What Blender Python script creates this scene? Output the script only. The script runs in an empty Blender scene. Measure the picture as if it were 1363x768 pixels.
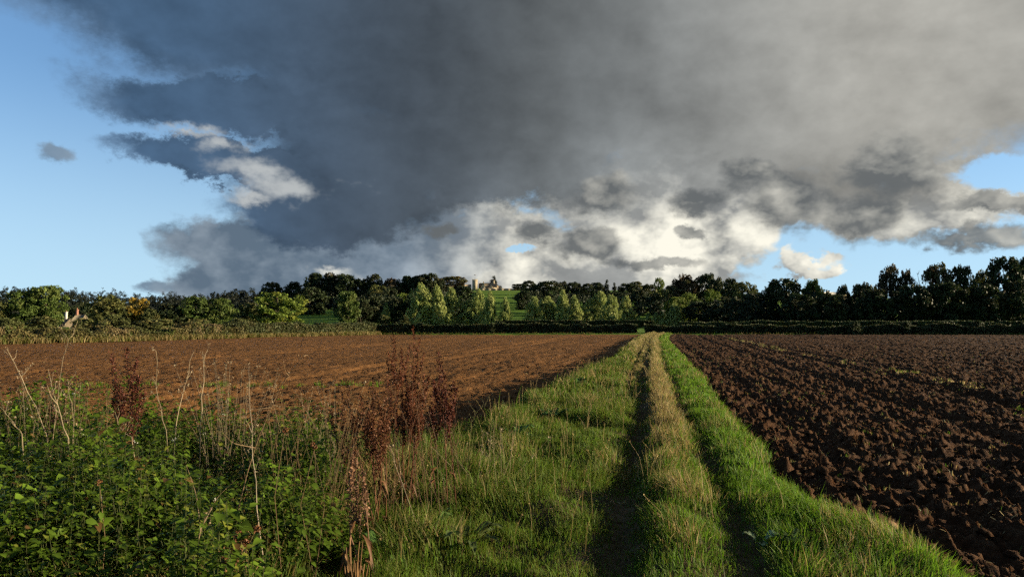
import bpy, math, random
import numpy as np
from mathutils import Vector, Matrix

# ---------------------------------------------------------------- camera
scene = bpy.context.scene
CAM_H = 1.8
PITCH = math.radians(2.68)
FPX = 984.0                      # focal length in photo pixels (1363 wide)
cam_data = bpy.data.cameras.new("camera")
cam_data.lens = 26.0
cam_data.sensor_width = 36.0
cam_data.clip_start = 0.05
cam_data.clip_end = 8000.0
cam = bpy.data.objects.new("camera", cam_data)
scene.collection.objects.link(cam)
cam.location = (0, 0, CAM_H)
cam.rotation_euler = (math.radians(90) + PITCH, 0, 0)
scene.camera = cam

SUN_AZ = math.radians(87.0)      # clockwise from the view direction (+Y)
SUN_EL = math.radians(11.0)
EXPOSURE = 1.6

# ---------------------------------------------------------------- sky
world = bpy.data.worlds.new("World")
scene.world = world
world.use_nodes = True
wt = world.node_tree
wt.nodes.clear()


def ray(px, py):
    """direction of a photo pixel in the world"""
    x = (px - 681.5) / FPX
    y = (384.0 - py) / FPX
    c, s = math.cos(PITCH), math.sin(PITCH)
    d = Vector((x, c - s * y, s + c * y))
    return d.normalized()


def sky_pt(px, py):
    d = ray(px, py)
    return (math.atan2(d.x, d.y) * 9.84, math.asin(d.z) * 9.84)


class E:
    """tiny expression builder for shader math"""
    def __init__(self, s):
        self.s = s

    @staticmethod
    def _m(op, a, b=None, c=None, clamp=False):
        n = wt.nodes.new('ShaderNodeMath')
        n.operation = op
        n.use_clamp = clamp
        for i, v in enumerate((a, b, c)):
            if v is None:
                continue
            if isinstance(v, E):
                wt.links.new(v.s, n.inputs[i])
            else:
                n.inputs[i].default_value = v
        return E(n.outputs[0])

    def __add__(self, o): return E._m('ADD', self, o)
    __radd__ = __add__
    def __sub__(self, o): return E._m('SUBTRACT', self, o)
    def __rsub__(self, o): return E._m('SUBTRACT', o, self)
    def __mul__(self, o): return E._m('MULTIPLY', self, o)
    __rmul__ = __mul__
    def __truediv__(self, o): return E._m('DIVIDE', self, o)
    def max(self, o): return E._m('MAXIMUM', self, o)
    def min(self, o): return E._m('MINIMUM', self, o)
    def smax(self, o, k=0.3): return E._m('SMOOTH_MAX', self, o, k)
    def clamp(self): return E._m('ADD', self, 0.0, clamp=True)
    def abs(self): return E._m('ABSOLUTE', self)
    def pow(self, p): return E._m('POWER', self, p)

    def step(self, lo, hi, o0=0.0, o1=1.0, smooth=True):
        n = wt.nodes.new('ShaderNodeMapRange')
        n.interpolation_type = 'SMOOTHSTEP' if smooth else 'LINEAR'
        wt.links.new(self.s, n.inputs['Value'])
        n.inputs['From Min'].default_value = lo
        n.inputs['From Max'].default_value = hi
        n.inputs['To Min'].default_value = o0
        n.inputs['To Max'].default_value = o1
        return E(n.outputs['Result'])


def vmath(op, a, b=None, c=None):
    n = wt.nodes.new('ShaderNodeVectorMath')
    n.operation = op
    for i, v in enumerate((a, b, c)):
        if v is None:
            continue
        if isinstance(v, (tuple, list)):
            n.inputs[i].default_value = v
        else:
            wt.links.new(v, n.inputs[i])
    return n


def wnoise(vec, scale, detail=6, rough=0.55, off=(0, 0, 0), colour=False, lac=2.1):
    if off != (0, 0, 0):
        vec = vmath('ADD', vec, off).outputs[0]
    n = wt.nodes.new('ShaderNodeTexNoise')
    n.noise_dimensions = '3D'
    wt.links.new(vec, n.inputs['Vector'])
    n.inputs['Scale'].default_value = scale
    n.inputs['Detail'].default_value = detail
    n.inputs['Roughness'].default_value = rough
    n.inputs['Lacunarity'].default_value = lac
    return n.outputs[1] if colour else E(n.outputs[0])


def cmix(fac, a, b):
    n = wt.nodes.new('ShaderNodeMix')
    n.data_type = 'RGBA'
    n.clamp_factor = True
    if isinstance(fac, E):
        wt.links.new(fac.s, n.inputs[0])
    else:
        n.inputs[0].default_value = fac
    for k, v in (('A', a), ('B', b)):
        sock = [i for i in n.inputs if i.name == k and i.type == 'RGBA'][0]
        if isinstance(v, tuple):
            sock.default_value = (*v, 1)
        else:
            wt.links.new(v, sock)
    return [o for o in n.outputs if o.type == 'RGBA'][0]


def blob(vec, px, py, rx, ry):
    """1 in the middle of an ellipse of sky, 0 on its rim, negative outside"""
    a, e = sky_pt(px, py)
    sx, sy = 100.0 / rx, 100.0 / ry
    m = vmath('MULTIPLY_ADD', vec, (sx, sy, 0), (-a * sx, -e * sy, 0))
    l = vmath('LENGTH', m.outputs[0])
    return 1.0 - E(l.outputs['Value'])


def union(vec, items, k=0.25):
    f = None
    for it in items:
        b = blob(vec, *it)
        f = b if f is None else f.smax(b, k)
    return f


def build_sky():
    tc = wt.nodes.new('ShaderNodeTexCoord')
    D = tc.outputs['Generated']
    D = vmath('NORMALIZE', D).outputs[0]
    sep = wt.nodes.new('ShaderNodeSeparateXYZ')
    wt.links.new(D, sep.inputs[0])
    dx, dy, dz = (E(o) for o in sep.outputs)
    az = E._m('ARCTAN2', dx, dy) * 9.84
    el = E._m('ARCSINE', dz) * 9.84
    comb = wt.nodes.new('ShaderNodeCombineXYZ')
    wt.links.new(az.s, comb.inputs[0])
    wt.links.new(el.s, comb.inputs[1])
    P = comb.outputs[0]
    # noise stretched towards the horizon, as a flat cloud base is
    Q = vmath('MULTIPLY', D, (1.0, 1.0, 1.4)).outputs[0]

    def warp(amount, scale, detail, off, rough=0.6):
        c = wnoise(Q, scale, detail, rough, off, colour=True)
        return vmath('MULTIPLY_ADD', vmath('SUBTRACT', c, (0.5, 0.5, 0.5)).outputs[0],
                     (amount, amount, 0), P).outputs[0]

    Pw = warp(1.75, 4.2, 8, (3.1, 1.7, 0.4), 0.68)     # ragged storm edge
    Pc = warp(0.95, 9.0, 6, (0.3, 5.2, 2.2), 0.62)     # tighter cumulus edges
    Ps = warp(0.45, 22.0, 5, (5.3, 0.2, 1.2), 0.62)    # small clouds keep their place
    towards_sun = (0.022, 0.0, 0.02)
    n_big = wnoise(Q, 2.4, 3, 0.5, (1.0, 2.0, 3.0))
    n_mid = wnoise(Q, 6.0, 5, 0.55, (7.0, 1.0, 4.0))
    n_fin = wnoise(Q, 15.0, 5, 0.6, (2.0, 9.0, 1.0))
    n_lit = wnoise(Q, 6.0, 5, 0.55, (7.0 + towards_sun[0], 1.0, 4.0 + towards_sun[2]))
    relief = n_mid - n_lit                     # above 0 where the cloud turns to the sun

    # clear sky
    sky = wt.nodes.new('ShaderNodeTexSky')
    sky.sky_type = 'NISHITA'
    sky.sun_disc = False
    sky.sun_elevation = SUN_EL
    sky.sun_rotation = SUN_AZ
    sky.altitude = 50.0
    sky.air_density = 1.0
    sky.dust_density = 0.0
    sky.ozone_density = 1.5
    lift = vmath('MULTIPLY_ADD', D, (1.0, 1.0, 0.8), (0.0, 0.0, 0.13)).outputs[0]
    wt.links.new(vmath('NORMALIZE', lift).outputs[0], sky.inputs[0])
    clear = vmath('MULTIPLY', sky.outputs[0], (0.152, 0.188, 0.225))
    col = clear.outputs[0]
    # paler, milkier air low down
    col = cmix(el.step(-0.3, 3.2, 0.75, 0.0), col, (0.58, 0.80, 0.92))
    clearc = col
    right = az.step(-1.0, 5.0)
    leftw = az.step(-5.5, -1.5, 1.0, 0.0)

    # cauliflower billows for the cumulus
    vo = wt.nodes.new('ShaderNodeTexVoronoi')
    vo.feature = 'F1'
    vo.inputs['Scale'].default_value = 13.0
    vo.inputs['Detail'].default_value = 2.0
    vo.inputs['Roughness'].default_value = 0.55
    wt.links.new(vmath('MULTIPLY_ADD', vmath('SUBTRACT', wnoise(Q, 8.0, 4, 0.6, (4.0, 4.0, 1.0), True), (0.5, 0.5, 0.5)).outputs[0], (0.16, 0.16, 0.16), Q).outputs[0], vo.inputs['Vector'])
    bil = 0.5 - E(vo.outputs['Distance'])

    # far bank of sunlit cumulus along the horizon
    cum = union(Pc, [(330, 388, 110, 50), (520, 370, 220, 105), (640, 330, 160, 95), (860, 345, 190, 100),
                     (960, 310, 110, 75), (940, 262, 330, 75), (1265, 256, 120, 66), (1200, 285, 120, 50),
                     (1072, 352, 50, 22), (790, 400, 270, 40)], 0.2)
    cum_m = (cum + bil * 0.35 + (n_fin - 0.5) * 0.2).step(-0.02, 0.20)
    lit = union(P, [(650, 318, 130, 62), (880, 325, 90, 40), (975, 322, 110, 55), (1262, 245, 100, 60),
                    (430, 356, 80, 18), (1210, 290, 90, 30)], 0.2)
    lum = (lit.step(-0.5, 0.6) * 0.62 + (n_fin - 0.5) * 0.7 + relief * 4.5 + bil * 0.8 + 0.30).clamp()
    sh = (n_mid * 0.7 + n_fin * 0.6 - 0.2 + relief * 2.0).clamp()
    shadec = cmix(leftw, cmix(sh, (0.23, 0.24, 0.24), (0.47, 0.48, 0.46)), cmix(sh, (0.15, 0.20, 0.26), (0.30, 0.36, 0.43)))
    cumc = cmix(lum, shadec, (1.0, 0.965, 0.83))
    col = cmix(cum_m, col, cumc)

    # the storm cloud: overhead and to the right, ragged on the left, dissolving below
    storm = union(Pw, [(790, 20, 650, 262), (330, -60, 350, 168), (320, 140, 205, 48), (310, 216, 170, 28),
                       (560, 212, 230, 84), (690, 200, 160, 82), (450, 268, 165, 48), (900, 150, 280, 85), (1080, 60, 420, 225), (1420, -80, 520, 268),
                       (800, -420, 1500, 420)], 0.12)
    shelf = union(Pw, [(420, 340, 205, 72), (330, 385, 110, 60), (520, 320, 200, 80)], 0.15)
    over = dz.step(0.42, 0.62, -0.4, 0.5)
    behind = dy.step(-0.2, 0.35, 1.0, 0.0)
    storm = storm.max(over).max(behind * (n_big * 2.2 - 0.75) - 0.25)
    edge = storm + (n_fin - 0.5) * 0.20 + bil * 0.10
    crisp = edge.step(-0.10, 0.24)
    soft = (edge + (n_mid - 0.5) * 0.35).step(-0.06, 0.30)
    softw = az.step(-3.2, -0.6)
    storm_m = crisp + (soft - crisp) * softw
    # the lower, paler blue-grey shelf under the storm on the left
    shelf_m = (shelf + (n_fin - 0.5) * 0.2 + bil * 0.15).step(-0.04, 0.22) * az.step(-1.6, 0.6, 1.0, 0.0)
    sv = (0.33 + (n_mid - 0.5) * 0.7 + relief * 2.6 + bil * 0.35 + el.step(0.0, 2.0, 0.12, -0.12)).clamp()
    shelfc = cmix(sv, (0.115, 0.165, 0.225), (0.37, 0.44, 0.51))
    shelfc = cmix((blob(Pc, 430, 356, 80, 16) + (n_fin - 0.5) * 1.6 + bil).step(-0.1, 0.9), shelfc, (0.78, 0.78, 0.72))
    col = cmix(shelf_m, col, shelfc)

    hole = (union(Ps, [(345, 222, 70, 20), (395, 250, 75, 20), (300, 196, 60, 12), (245, 172, 50, 10), (330, 262, 40, 10)], 0.2)
            + (n_fin - 0.5) * 1.2 + bil * 0.6 + relief * 4.0).step(-0.3, 1.0)
    dark = union(P, [(620, 110, 470, 260), (330, 20, 360, 190), (480, 270, 260, 120)], 0.3).step(-0.35, 0.8)
    bright = union(P, [(1300, 110, 520, 330), (1000, 230, 330, 130)], 0.3).step(-0.35, 0.95)
    inside = storm.step(0.05, 0.5, 1.0, 0.35)
    tex = ((n_mid - 0.5) * 0.5 + (n_fin - 0.5) * 0.25 + relief * 2.4 + bil * 0.25) * inside + (n_big - 0.5) * 0.7
    v = (0.157 + leftw * 0.030 - dark * 0.058 + bright * 0.25 * (1.0 + (n_big - 0.5) * 1.0)) * (1.0 + tex * 1.1)
    tint = cmix(az.step(-5.0, 0.8), (0.50, 0.97, 1.70), (0.89, 1.01, 1.09))
    tint = cmix(right, tint, (1.05, 1.03, 0.94))
    stormc = vmath('SCALE', tint)
    wt.links.new(v.s, stormc.inputs['Scale'])
    stormc = stormc.outputs[0]
    # bluer where it thins out over the clear sky on the left
    thin = storm.step(0.0, 0.35, 1.0, 0.0)
    stormc = cmix(thin * leftw * 0.6, stormc, cmix(sh, (0.10, 0.165, 0.27), (0.22, 0.31, 0.43)))
    stormc = cmix(hole * 0.75, stormc, (0.60, 0.62, 0.61))
    col = cmix(storm_m, col, stormc)

    # clear gap at the right edge, under the storm
    gap = (union(Ps, [(1345, 226, 60, 26), (1076, 322, 38, 18), (1240, 346, 120, 10), (690, 333, 26, 7)], 0.15) + (n_fin - 0.5) * 0.5 + bil * 0.3).step(-0.05, 0.25)
    col = cmix(gap, col, clearc)

    # low dark puffs drifting in front
    spots = [(712, 307, 46, 28), (592, 306, 42, 14), (806, 262, 58, 36), (785, 325, 55, 32),
             (930, 264, 50, 26), (1050, 268, 64, 58), (1000, 234, 60, 34), (918, 309, 22, 11),
             (1150, 290, 64, 48), (1185, 228, 78, 50), (1290, 316, 160, 19), (1330, 270, 95, 15),
             (75, 208, 26, 16), (205, 383, 32, 14), (870, 352, 100, 12)]
    puffs = union(Ps, spots, 0.10)
    # how the puffs turn to the low sun: compare with the field a step towards it
    facing = puffs - union(vmath('ADD', Ps, (0.15, 0.16, 0)).outputs[0], spots, 0.10)
    puff_m = (puffs + (n_fin - 0.5) * 0.40 + bil * 0.55).step(-0.16, 0.40)
    pv = (0.15 + facing.max(-0.3).min(0.45) * 0.5 + (n_mid - 0.5) * 0.3 + (n_fin - 0.5) * 0.2 + relief * 2.6 + bil * 0.5 - puffs.step(0.0, 0.5) * 0.12
          + right * 0.22).clamp()
    puffc = cmix(pv, (0.130, 0.142, 0.148), (0.70, 0.68, 0.60))
    puffc = cmix(leftw * 0.8, puffc, (0.19, 0.29, 0.41))
    col = cmix(puff_m * 0.94, col, puffc)

    bg = wt.nodes.new('ShaderNodeBackground')
    wt.links.new(col, bg.inputs[0])
    bg.inputs[1].default_value = 0.33
    out = wt.nodes.new('ShaderNodeOutputWorld')
    wt.links.new(bg.outputs[0], out.inputs[0])


build_sky()
world.cycles.sampling_method = 'NONE'

# ---------------------------------------------------------------- sun
sun_data = bpy.data.lights.new("sun", 'SUN')
sun_data.energy = 5.0
sun_data.angle = math.radians(0.6)
sun_data.color = (1.0, 0.82, 0.56)
sun = bpy.data.objects.new("sun", sun_data)
scene.collection.objects.link(sun)
sd = Vector((math.sin(SUN_AZ) * math.cos(SUN_EL), math.cos(SUN_AZ) * math.cos(SUN_EL), math.sin(SUN_EL)))
sun.rotation_euler = sd.to_track_quat('Z', 'Y').to_euler()
sun.location = (60, 0, 40)

# ---------------------------------------------------------------- exposure
vs = scene.view_settings
vs.view_transform = 'Standard'
vs.look = 'None'
vs.exposure = EXPOSURE
vs.gamma = 1.0
vs.use_curve_mapping = False
scene.cycles.max_bounces = 6
scene.cycles.transparent_max_bounces = 4
scene.cycles.use_adaptive_sampling = True
scene.cycles.adaptive_threshold = 0.02
scene.cycles.adaptive_min_samples = 12
scene.cycles.use_denoising = False
scene.cycles.sample_clamp_indirect = 1.5

COL = scene.collection
rng = np.random.default_rng(7)


# ---------------------------------------------------------------- numpy noise
def _hash(ix, iy, seed):
    h = (ix.astype(np.int64) * 374761393 + iy.astype(np.int64) * 668265263 + seed * 974634541) & 0x7fffffff
    h = ((h ^ (h >> 13)) * 1274126177) & 0x7fffffff
    h = ((h ^ (h >> 15)) * 2246822519) & 0x7fffffff
    return ((h ^ (h >> 16)) & 0xffffff) / float(0xffffff)


def vnoise(x, y, seed=0):
    x = np.asarray(x, float); y = np.asarray(y, float)
    ix, iy = np.floor(x), np.floor(y)
    fx, fy = x - ix, y - iy
    fx = fx * fx * fx * (fx * (fx * 6 - 15) + 10)
    fy = fy * fy * fy * (fy * (fy * 6 - 15) + 10)
    a = _hash(ix, iy, seed); b = _hash(ix + 1, iy, seed)
    c = _hash(ix, iy + 1, seed); d = _hash(ix + 1, iy + 1, seed)
    return (a * (1 - fx) + b * fx) * (1 - fy) + (c * (1 - fx) + d * fx) * fy


def fbm(x, y, seed=0, octaves=4):
    t = 0.0; a = 0.5; n = 0.0
    for i in range(octaves):
        t = t + a * vnoise(x, y, seed + i * 17); n += a
        x = x * 2.03 + 11.3; y = y * 2.03 - 7.1; a *= 0.5
    return t / n


def clods(x, y, cell, seed, keep=0.75):
    """rounded lumps: the tallest of the jittered domes around each point, 0..1"""
    gx = x / cell + 0.9 * (fbm(x / cell * 1.1, y / cell * 1.1, seed + 50, 3) - 0.5)
    gy = y / cell + 0.9 * (fbm(x / cell * 1.1 + 31, y / cell * 1.1, seed + 51, 3) - 0.5)
    ix, iy = np.floor(gx), np.floor(gy)
    out = np.zeros_like(gx)
    for dx in (-1, 0, 1):
        for dy in (-1, 0, 1):
            jx, jy = ix + dx, iy + dy
            px = jx + 0.15 + 0.7 * _hash(jx, jy, seed)
            py = jy + 0.15 + 0.7 * _hash(jx, jy, seed + 1)
            k = _hash(jx, jy, seed + 2)
            r = 0.30 + 0.5 * _hash(jx, jy, seed + 3)
            asp = 0.6 + 0.8 * _hash(jx, jy, seed + 4)
            ang = 6.28 * _hash(jx, jy, seed + 5)
            ca, sa = np.cos(ang), np.sin(ang)
            ux, uy = gx - px, gy - py
            d2 = ((ux * ca + uy * sa) / (r * asp)) ** 2 + ((uy * ca - ux * sa) / (r / asp)) ** 2
            dome = np.clip(1 - d2, 0, 1) ** (0.4 + 0.5 * k) * r * 1.4 * (k < keep)
            out = np.maximum(out, dome)
    return out


def sstep(a, b, x):
    t = np.clip((np.asarray(x, float) - a) / (b - a), 0, 1)
    return t * t * (3 - 2 * t)


# ---------------------------------------------------------------- mesh helpers
def mesh_from(name, V, F, cols=None, smooth=False, mat=None):
    V = np.ascontiguousarray(V, dtype=np.float32)
    F = np.ascontiguousarray(F, dtype=np.int32)
    me = bpy.data.meshes.new(name)
    k = F.shape[1]
    me.vertices.add(len(V)); me.vertices.foreach_set('co', V.ravel())
    me.loops.add(F.size); me.loops.foreach_set('vertex_index', F.ravel())
    me.polygons.add(len(F))
    me.polygons.foreach_set('loop_start', np.arange(0, F.size, k, dtype=np.int32))
    if smooth:
        me.polygons.foreach_set('use_smooth', np.ones(len(F), dtype=bool))
    if cols is not None:
        c = np.ones((len(V), 4), dtype=np.float32); c[:, :3] = cols
        at = me.color_attributes.new('tone', 'FLOAT_COLOR', 'POINT')
        at.data.foreach_set('color', c.ravel())
    me.update(calc_edges=True)
    if mat is not None:
        me.materials.append(mat)
    return me


def link(name, data, parent=None, loc=None, **props):
    o = bpy.data.objects.new(name, data)
    COL.objects.link(o)
    if parent is not None:
        o.parent = parent
    if loc is not None:
        o.location = loc
    for k, v in props.items():
        o[k] = v
    return o


def thing(name, label, category, loc=(0, 0, 0), rz=0.0, scale=None, group=None):
    o = link(name, None, None, loc, label=label, category=category)
    o.empty_display_size = 0.2
    o.rotation_euler = (0, 0, rz)
    if scale is not None:
        o.scale = scale
    if group:
        o['group'] = group
    return o


class Geo:
    """collects triangles/quads (quads split) with a colour per vertex"""
    def __init__(self):
        self.V = []; self.F = []; self.C = []; self.n = 0

    def add(self, V, F, col=(0.5, 0.5, 0.5)):
        V = np.asarray(V, float); F = np.asarray(F, int)
        if F.shape[1] == 4:
            F = np.concatenate([F[:, [0, 1, 2]], F[:, [0, 2, 3]]])
        self.V.append(V); self.F.append(F + self.n)
        c = np.asarray(col, float)
        self.C.append(np.broadcast_to(c, (len(V), 3)) if c.ndim == 1 else c)
        self.n += len(V)
        return self

    def mesh(self, name, mat, smooth=False):
        return mesh_from(name, np.concatenate(self.V), np.concatenate(self.F), np.concatenate(self.C), smooth, mat)


def tube(pts, radii, sides=5):
    """tapered tube along a polyline"""
    P = np.asarray(pts, float); R = np.broadcast_to(np.asarray(radii, float), (len(P),))
    T = np.gradient(P, axis=0)
    T /= np.linalg.norm(T, axis=1, keepdims=True) + 1e-9
    ref = np.array([0.31, 0.17, 0.93]) if abs(T[0][2]) < 0.9 else np.array([1.0, 0.13, 0.0])
    V = []
    a = np.linspace(0, 2 * np.pi, sides, endpoint=False)
    for p, t, r in zip(P, T, R):
        u = np.cross(t, ref); u /= np.linalg.norm(u) + 1e-9
        w = np.cross(t, u)
        V.append(p + r * (np.cos(a)[:, None] * u + np.sin(a)[:, None] * w))
    V = np.concatenate(V)
    F = []
    for i in range(len(P) - 1):
        for j in range(sides):
            k = (j + 1) % sides
            F.append((i * sides + j, i * sides + k, (i + 1) * sides + k, (i + 1) * sides + j))
    return V, np.array(F)


def box(x0, x1, y0, y1, z0, z1):
    V = np.array([(x, y, z) for z in (z0, z1) for y in (y0, y1) for x in (x0, x1)], float)
    F = np.array([(0, 2, 3, 1), (4, 5, 7, 6), (0, 1, 5, 4), (2, 6, 7, 3), (0, 4, 6, 2), (1, 3, 7, 5)])
    return V, F


def blades(base, h, w, lean, col, tip=None, crook=0.0):
    """grass blades: base (n,3), height, width, lean (n,2) -> V, F, C"""
    n = len(base)
    a = rng.uniform(0, 2 * np.pi, n)
    side = np.stack([np.cos(a), np.sin(a), np.zeros(n)], 1) * (w * 0.5)[:, None]
    L = np.concatenate([lean, np.zeros((n, 1))], 1)
    up = np.zeros((n, 3)); up[:, 2] = 1
    mid = base + L * 0.35 + up * (h * 0.58)[:, None]
    top = base + L * (1.0 + crook) + up * (h * (1.0 - crook))[:, None]
    V = np.stack([base - side, base + side, mid - side * 0.8, mid + side * 0.8, top], 1).reshape(-1, 3)
    o = (np.arange(n) * 5)[:, None]
    F = np.concatenate([o + [0, 1, 3], o + [0, 3, 2], o + [2, 3, 4]])
    tip = col if tip is None else tip
    C = np.stack([col, col, (col + tip) / 2, (col + tip) / 2, tip], 1).reshape(-1, 3)
    return V, F, C


def leaves(pos, d, up, length, width, col, droop=0.25, fold=0.25, fine=False):
    """ovate pointed leaves folded along the midrib: 4 triangles each"""
    n = len(pos)
    d = d / (np.linalg.norm(d, axis=1, keepdims=True) + 1e-9)
    s = np.cross(d, up); s /= np.linalg.norm(s, axis=1, keepdims=True) + 1e-9
    nn = np.cross(s, d)
    L = length[:, None]; W = (width * 0.5)[:, None]
    def at(t, ws, lift):
        return pos + d * L * t + s * W * ws + nn * (W * fold * abs(ws) * lift) - nn * (L * droop * t * t)
    if fine:
        pts = [at(0, 0, 0), at(0.26, -1, 1), at(0.3, 0, 0), at(0.26, 1, 1), at(0.62, -0.72, 1), at(0.66, 0, 0), at(0.62, 0.72, 1), at(1, 0, 0)]
        V = np.stack(pts, 1).reshape(-1, 3)
        o = (np.arange(n) * 8)[:, None]
        tri = [(0, 2, 1), (0, 3, 2), (1, 2, 5), (1, 5, 4), (2, 3, 6), (2, 6, 5), (4, 5, 7), (5, 6, 7)]
        return V, np.concatenate([o + list(t) for t in tri]), np.repeat(col, 8, axis=0)
    pts = [at(0, 0, 0), at(0.36, -1, 1), at(0.5, 0, 0), at(0.36, 1, 1), at(1, 0, 0)]
    V = np.stack(pts, 1).reshape(-1, 3)
    o = (np.arange(n) * 5)[:, None]
    tri = [(0, 2, 1), (0, 3, 2), (1, 2, 4), (2, 3, 4)]
    F = np.concatenate([o + list(t) for t in tri])
    C = np.repeat(col, 5, axis=0)
    return V, F, C


def chips(pos, size, col, up_bias=None):
    """small pointed leaf faces turned every way (2 triangles each)"""
    n = len(pos)
    d = rng.normal(size=(n, 3)); d /= np.linalg.norm(d, axis=1, keepdims=True)
    if up_bias is not None:
        d = d + up_bias; d /= np.linalg.norm(d, axis=1, keepdims=True) + 1e-9
    r = rng.normal(size=(n, 3))
    u = np.cross(d, r); u /= np.linalg.norm(u, axis=1, keepdims=True) + 1e-9
    w = np.cross(d, u)
    s = np.asarray(size)[:, None]
    V = np.stack([pos - u * s * 0.62, pos + w * s * 0.36 + d * s * 0.08, pos + u * s * 0.62, pos - w * s * 0.36 + d * s * 0.08], 1).reshape(-1, 3)
    o = (np.arange(n) * 4)[:, None]
    F = np.concatenate([o + [0, 1, 2], o + [0, 2, 3]])
    return V, F, np.repeat(col, 4, axis=0)


# ---------------------------------------------------------------- materials
def new_mat(name):
    m = bpy.data.materials.new(name)
    m.use_nodes = True
    nt = m.node_tree
    b = nt.nodes['Principled BSDF']
    return m, nt, b


def tone_node(nt):
    n = nt.nodes.new('ShaderNodeAttribute')
    n.attribute_name = 'tone'
    return n.outputs['Color']


def noise_col(nt, col_socket_or_rgb, scale, lo, hi, coord='Object', detail=4):
    """vary a colour by a noise between lo and hi times"""
    tc = nt.nodes.new('ShaderNodeTexCoord')
    nz = nt.nodes.new('ShaderNodeTexNoise')
    nz.inputs['Scale'].default_value = scale
    nz.inputs['Detail'].default_value = detail
    nt.links.new(tc.outputs[coord], nz.inputs['Vector'])
    mr = nt.nodes.new('ShaderNodeMapRange')
    mr.inputs['From Min'].default_value = 0.3
    mr.inputs['From Max'].default_value = 0.7
    mr.inputs['To Min'].default_value = lo
    mr.inputs['To Max'].default_value = hi
    nt.links.new(nz.outputs[0], mr.inputs['Value'])
    vm = nt.nodes.new('ShaderNodeVectorMath'); vm.operation = 'SCALE'
    if isinstance(col_socket_or_rgb, tuple):
        vm.inputs[0].default_value = col_socket_or_rgb
    else:
        nt.links.new(col_socket_or_rgb, vm.inputs[0])
    nt.links.new(mr.outputs[0], vm.inputs['Scale'])
    return vm.outputs[0]


def leaf_mat(name, translucency=0.3, tint=None, rough=0.6, spec=0.15, random_tone=0.0):
    m, nt, b = new_mat(name)
    c = tone_node(nt)
    if tint is not None:
        vm = nt.nodes.new('ShaderNodeVectorMath'); vm.operation = 'MULTIPLY'
        nt.links.new(c, vm.inputs[0]); vm.inputs[1].default_value = tint
        c = vm.outputs[0]
    b.inputs['Roughness'].default_value = rough
    b.inputs['Specular IOR Level'].default_value = spec
    nt.links.new(c, b.inputs['Base Color'])
    tr = nt.nodes.new('ShaderNodeBsdfTranslucent')
    nt.links.new(c, tr.inputs['Color'])
    mx = nt.nodes.new('ShaderNodeMixShader')
    mx.inputs[0].default_value = translucency
    nt.links.new(b.outputs[0], mx.inputs[1]); nt.links.new(tr.outputs[0], mx.inputs[2])
    nt.links.new(mx.outputs[0], nt.nodes['Material Output'].inputs['Surface'])
    return m


def plain_mat(name, rgb, rough=0.85, scale=3.0, lo=0.8, hi=1.2, bump=0.0, bump_scale=20.0, spec=0.2, metallic=0.0):
    m, nt, b = new_mat(name)
    nt.links.new(noise_col(nt, rgb, scale, lo, hi), b.inputs['Base Color'])
    b.inputs['Roughness'].default_value = rough
    b.inputs['Specular IOR Level'].default_value = spec
    b.inputs['Metallic'].default_value = metallic
    if bump:
        tc = nt.nodes.new('ShaderNodeTexCoord')
        nz = nt.nodes.new('ShaderNodeTexNoise'); nz.inputs['Scale'].default_value = bump_scale; nz.inputs['Detail'].default_value = 5
        nt.links.new(tc.outputs['Object'], nz.inputs['Vector'])
        bp = nt.nodes.new('ShaderNodeBump'); bp.inputs['Strength'].default_value = bump; bp.inputs['Distance'].default_value = 0.05
        nt.links.new(nz.outputs[0], bp.inputs['Height'])
        nt.links.new(bp.outputs[0], b.inputs['Normal'])
    return m


M = {}
M['grass'] = leaf_mat('grass_blades', 0.42)
M['weed'] = leaf_mat('weed_leaves', 0.32, rough=0.55, spec=0.1)
M['dry'] = leaf_mat('dry_stems', 0.15)
M['foliage'] = leaf_mat('tree_foliage', 0.22)
M['bark'] = plain_mat('bark', (0.07, 0.055, 0.04), 0.95, 2.0)
M['twig'] = plain_mat('matted_twigs', (0.022, 0.022, 0.013), 1.0, 3.0, spec=0.0)
M['stone'] = plain_mat('pale_stone', (0.34, 0.29, 0.20), 0.9, 0.6, 0.8, 1.15)
M['stone_wall'] = plain_mat('garden_wall_stone', (0.28, 0.24, 0.155), 0.95, 0.4, 0.75, 1.2)
M['slate'] = plain_mat('stone_slates', (0.10, 0.08, 0.055), 0.9, 0.7, 0.75, 1.2)
M['manor_roof'] = plain_mat('manor_stone_slates', (0.21, 0.165, 0.105), 0.9, 0.5, 0.75, 1.2)
M['render'] = plain_mat('white_render', (0.5, 0.48, 0.42), 0.8, 1.0, 0.85, 1.05)
M['dark_glass'] = plain_mat('window_glass', (0.02, 0.025, 0.03), 0.15, 1.0, 0.9, 1.1, spec=0.5)
M['thatch'] = plain_mat('weathered_roof', (0.17, 0.145, 0.10), 0.95, 1.5, 0.75, 1.2)
M['brick'] = plain_mat('brick', (0.26, 0.13, 0.09), 0.95, 2.0, 0.8, 1.15)
M['paint'] = plain_mat('white_paint', (0.75, 0.74, 0.68), 0.6, 3.0, 0.85, 1.05)
M['wood'] = plain_mat('dark_board', (0.08, 0.06, 0.045), 0.8, 3.0)


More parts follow.
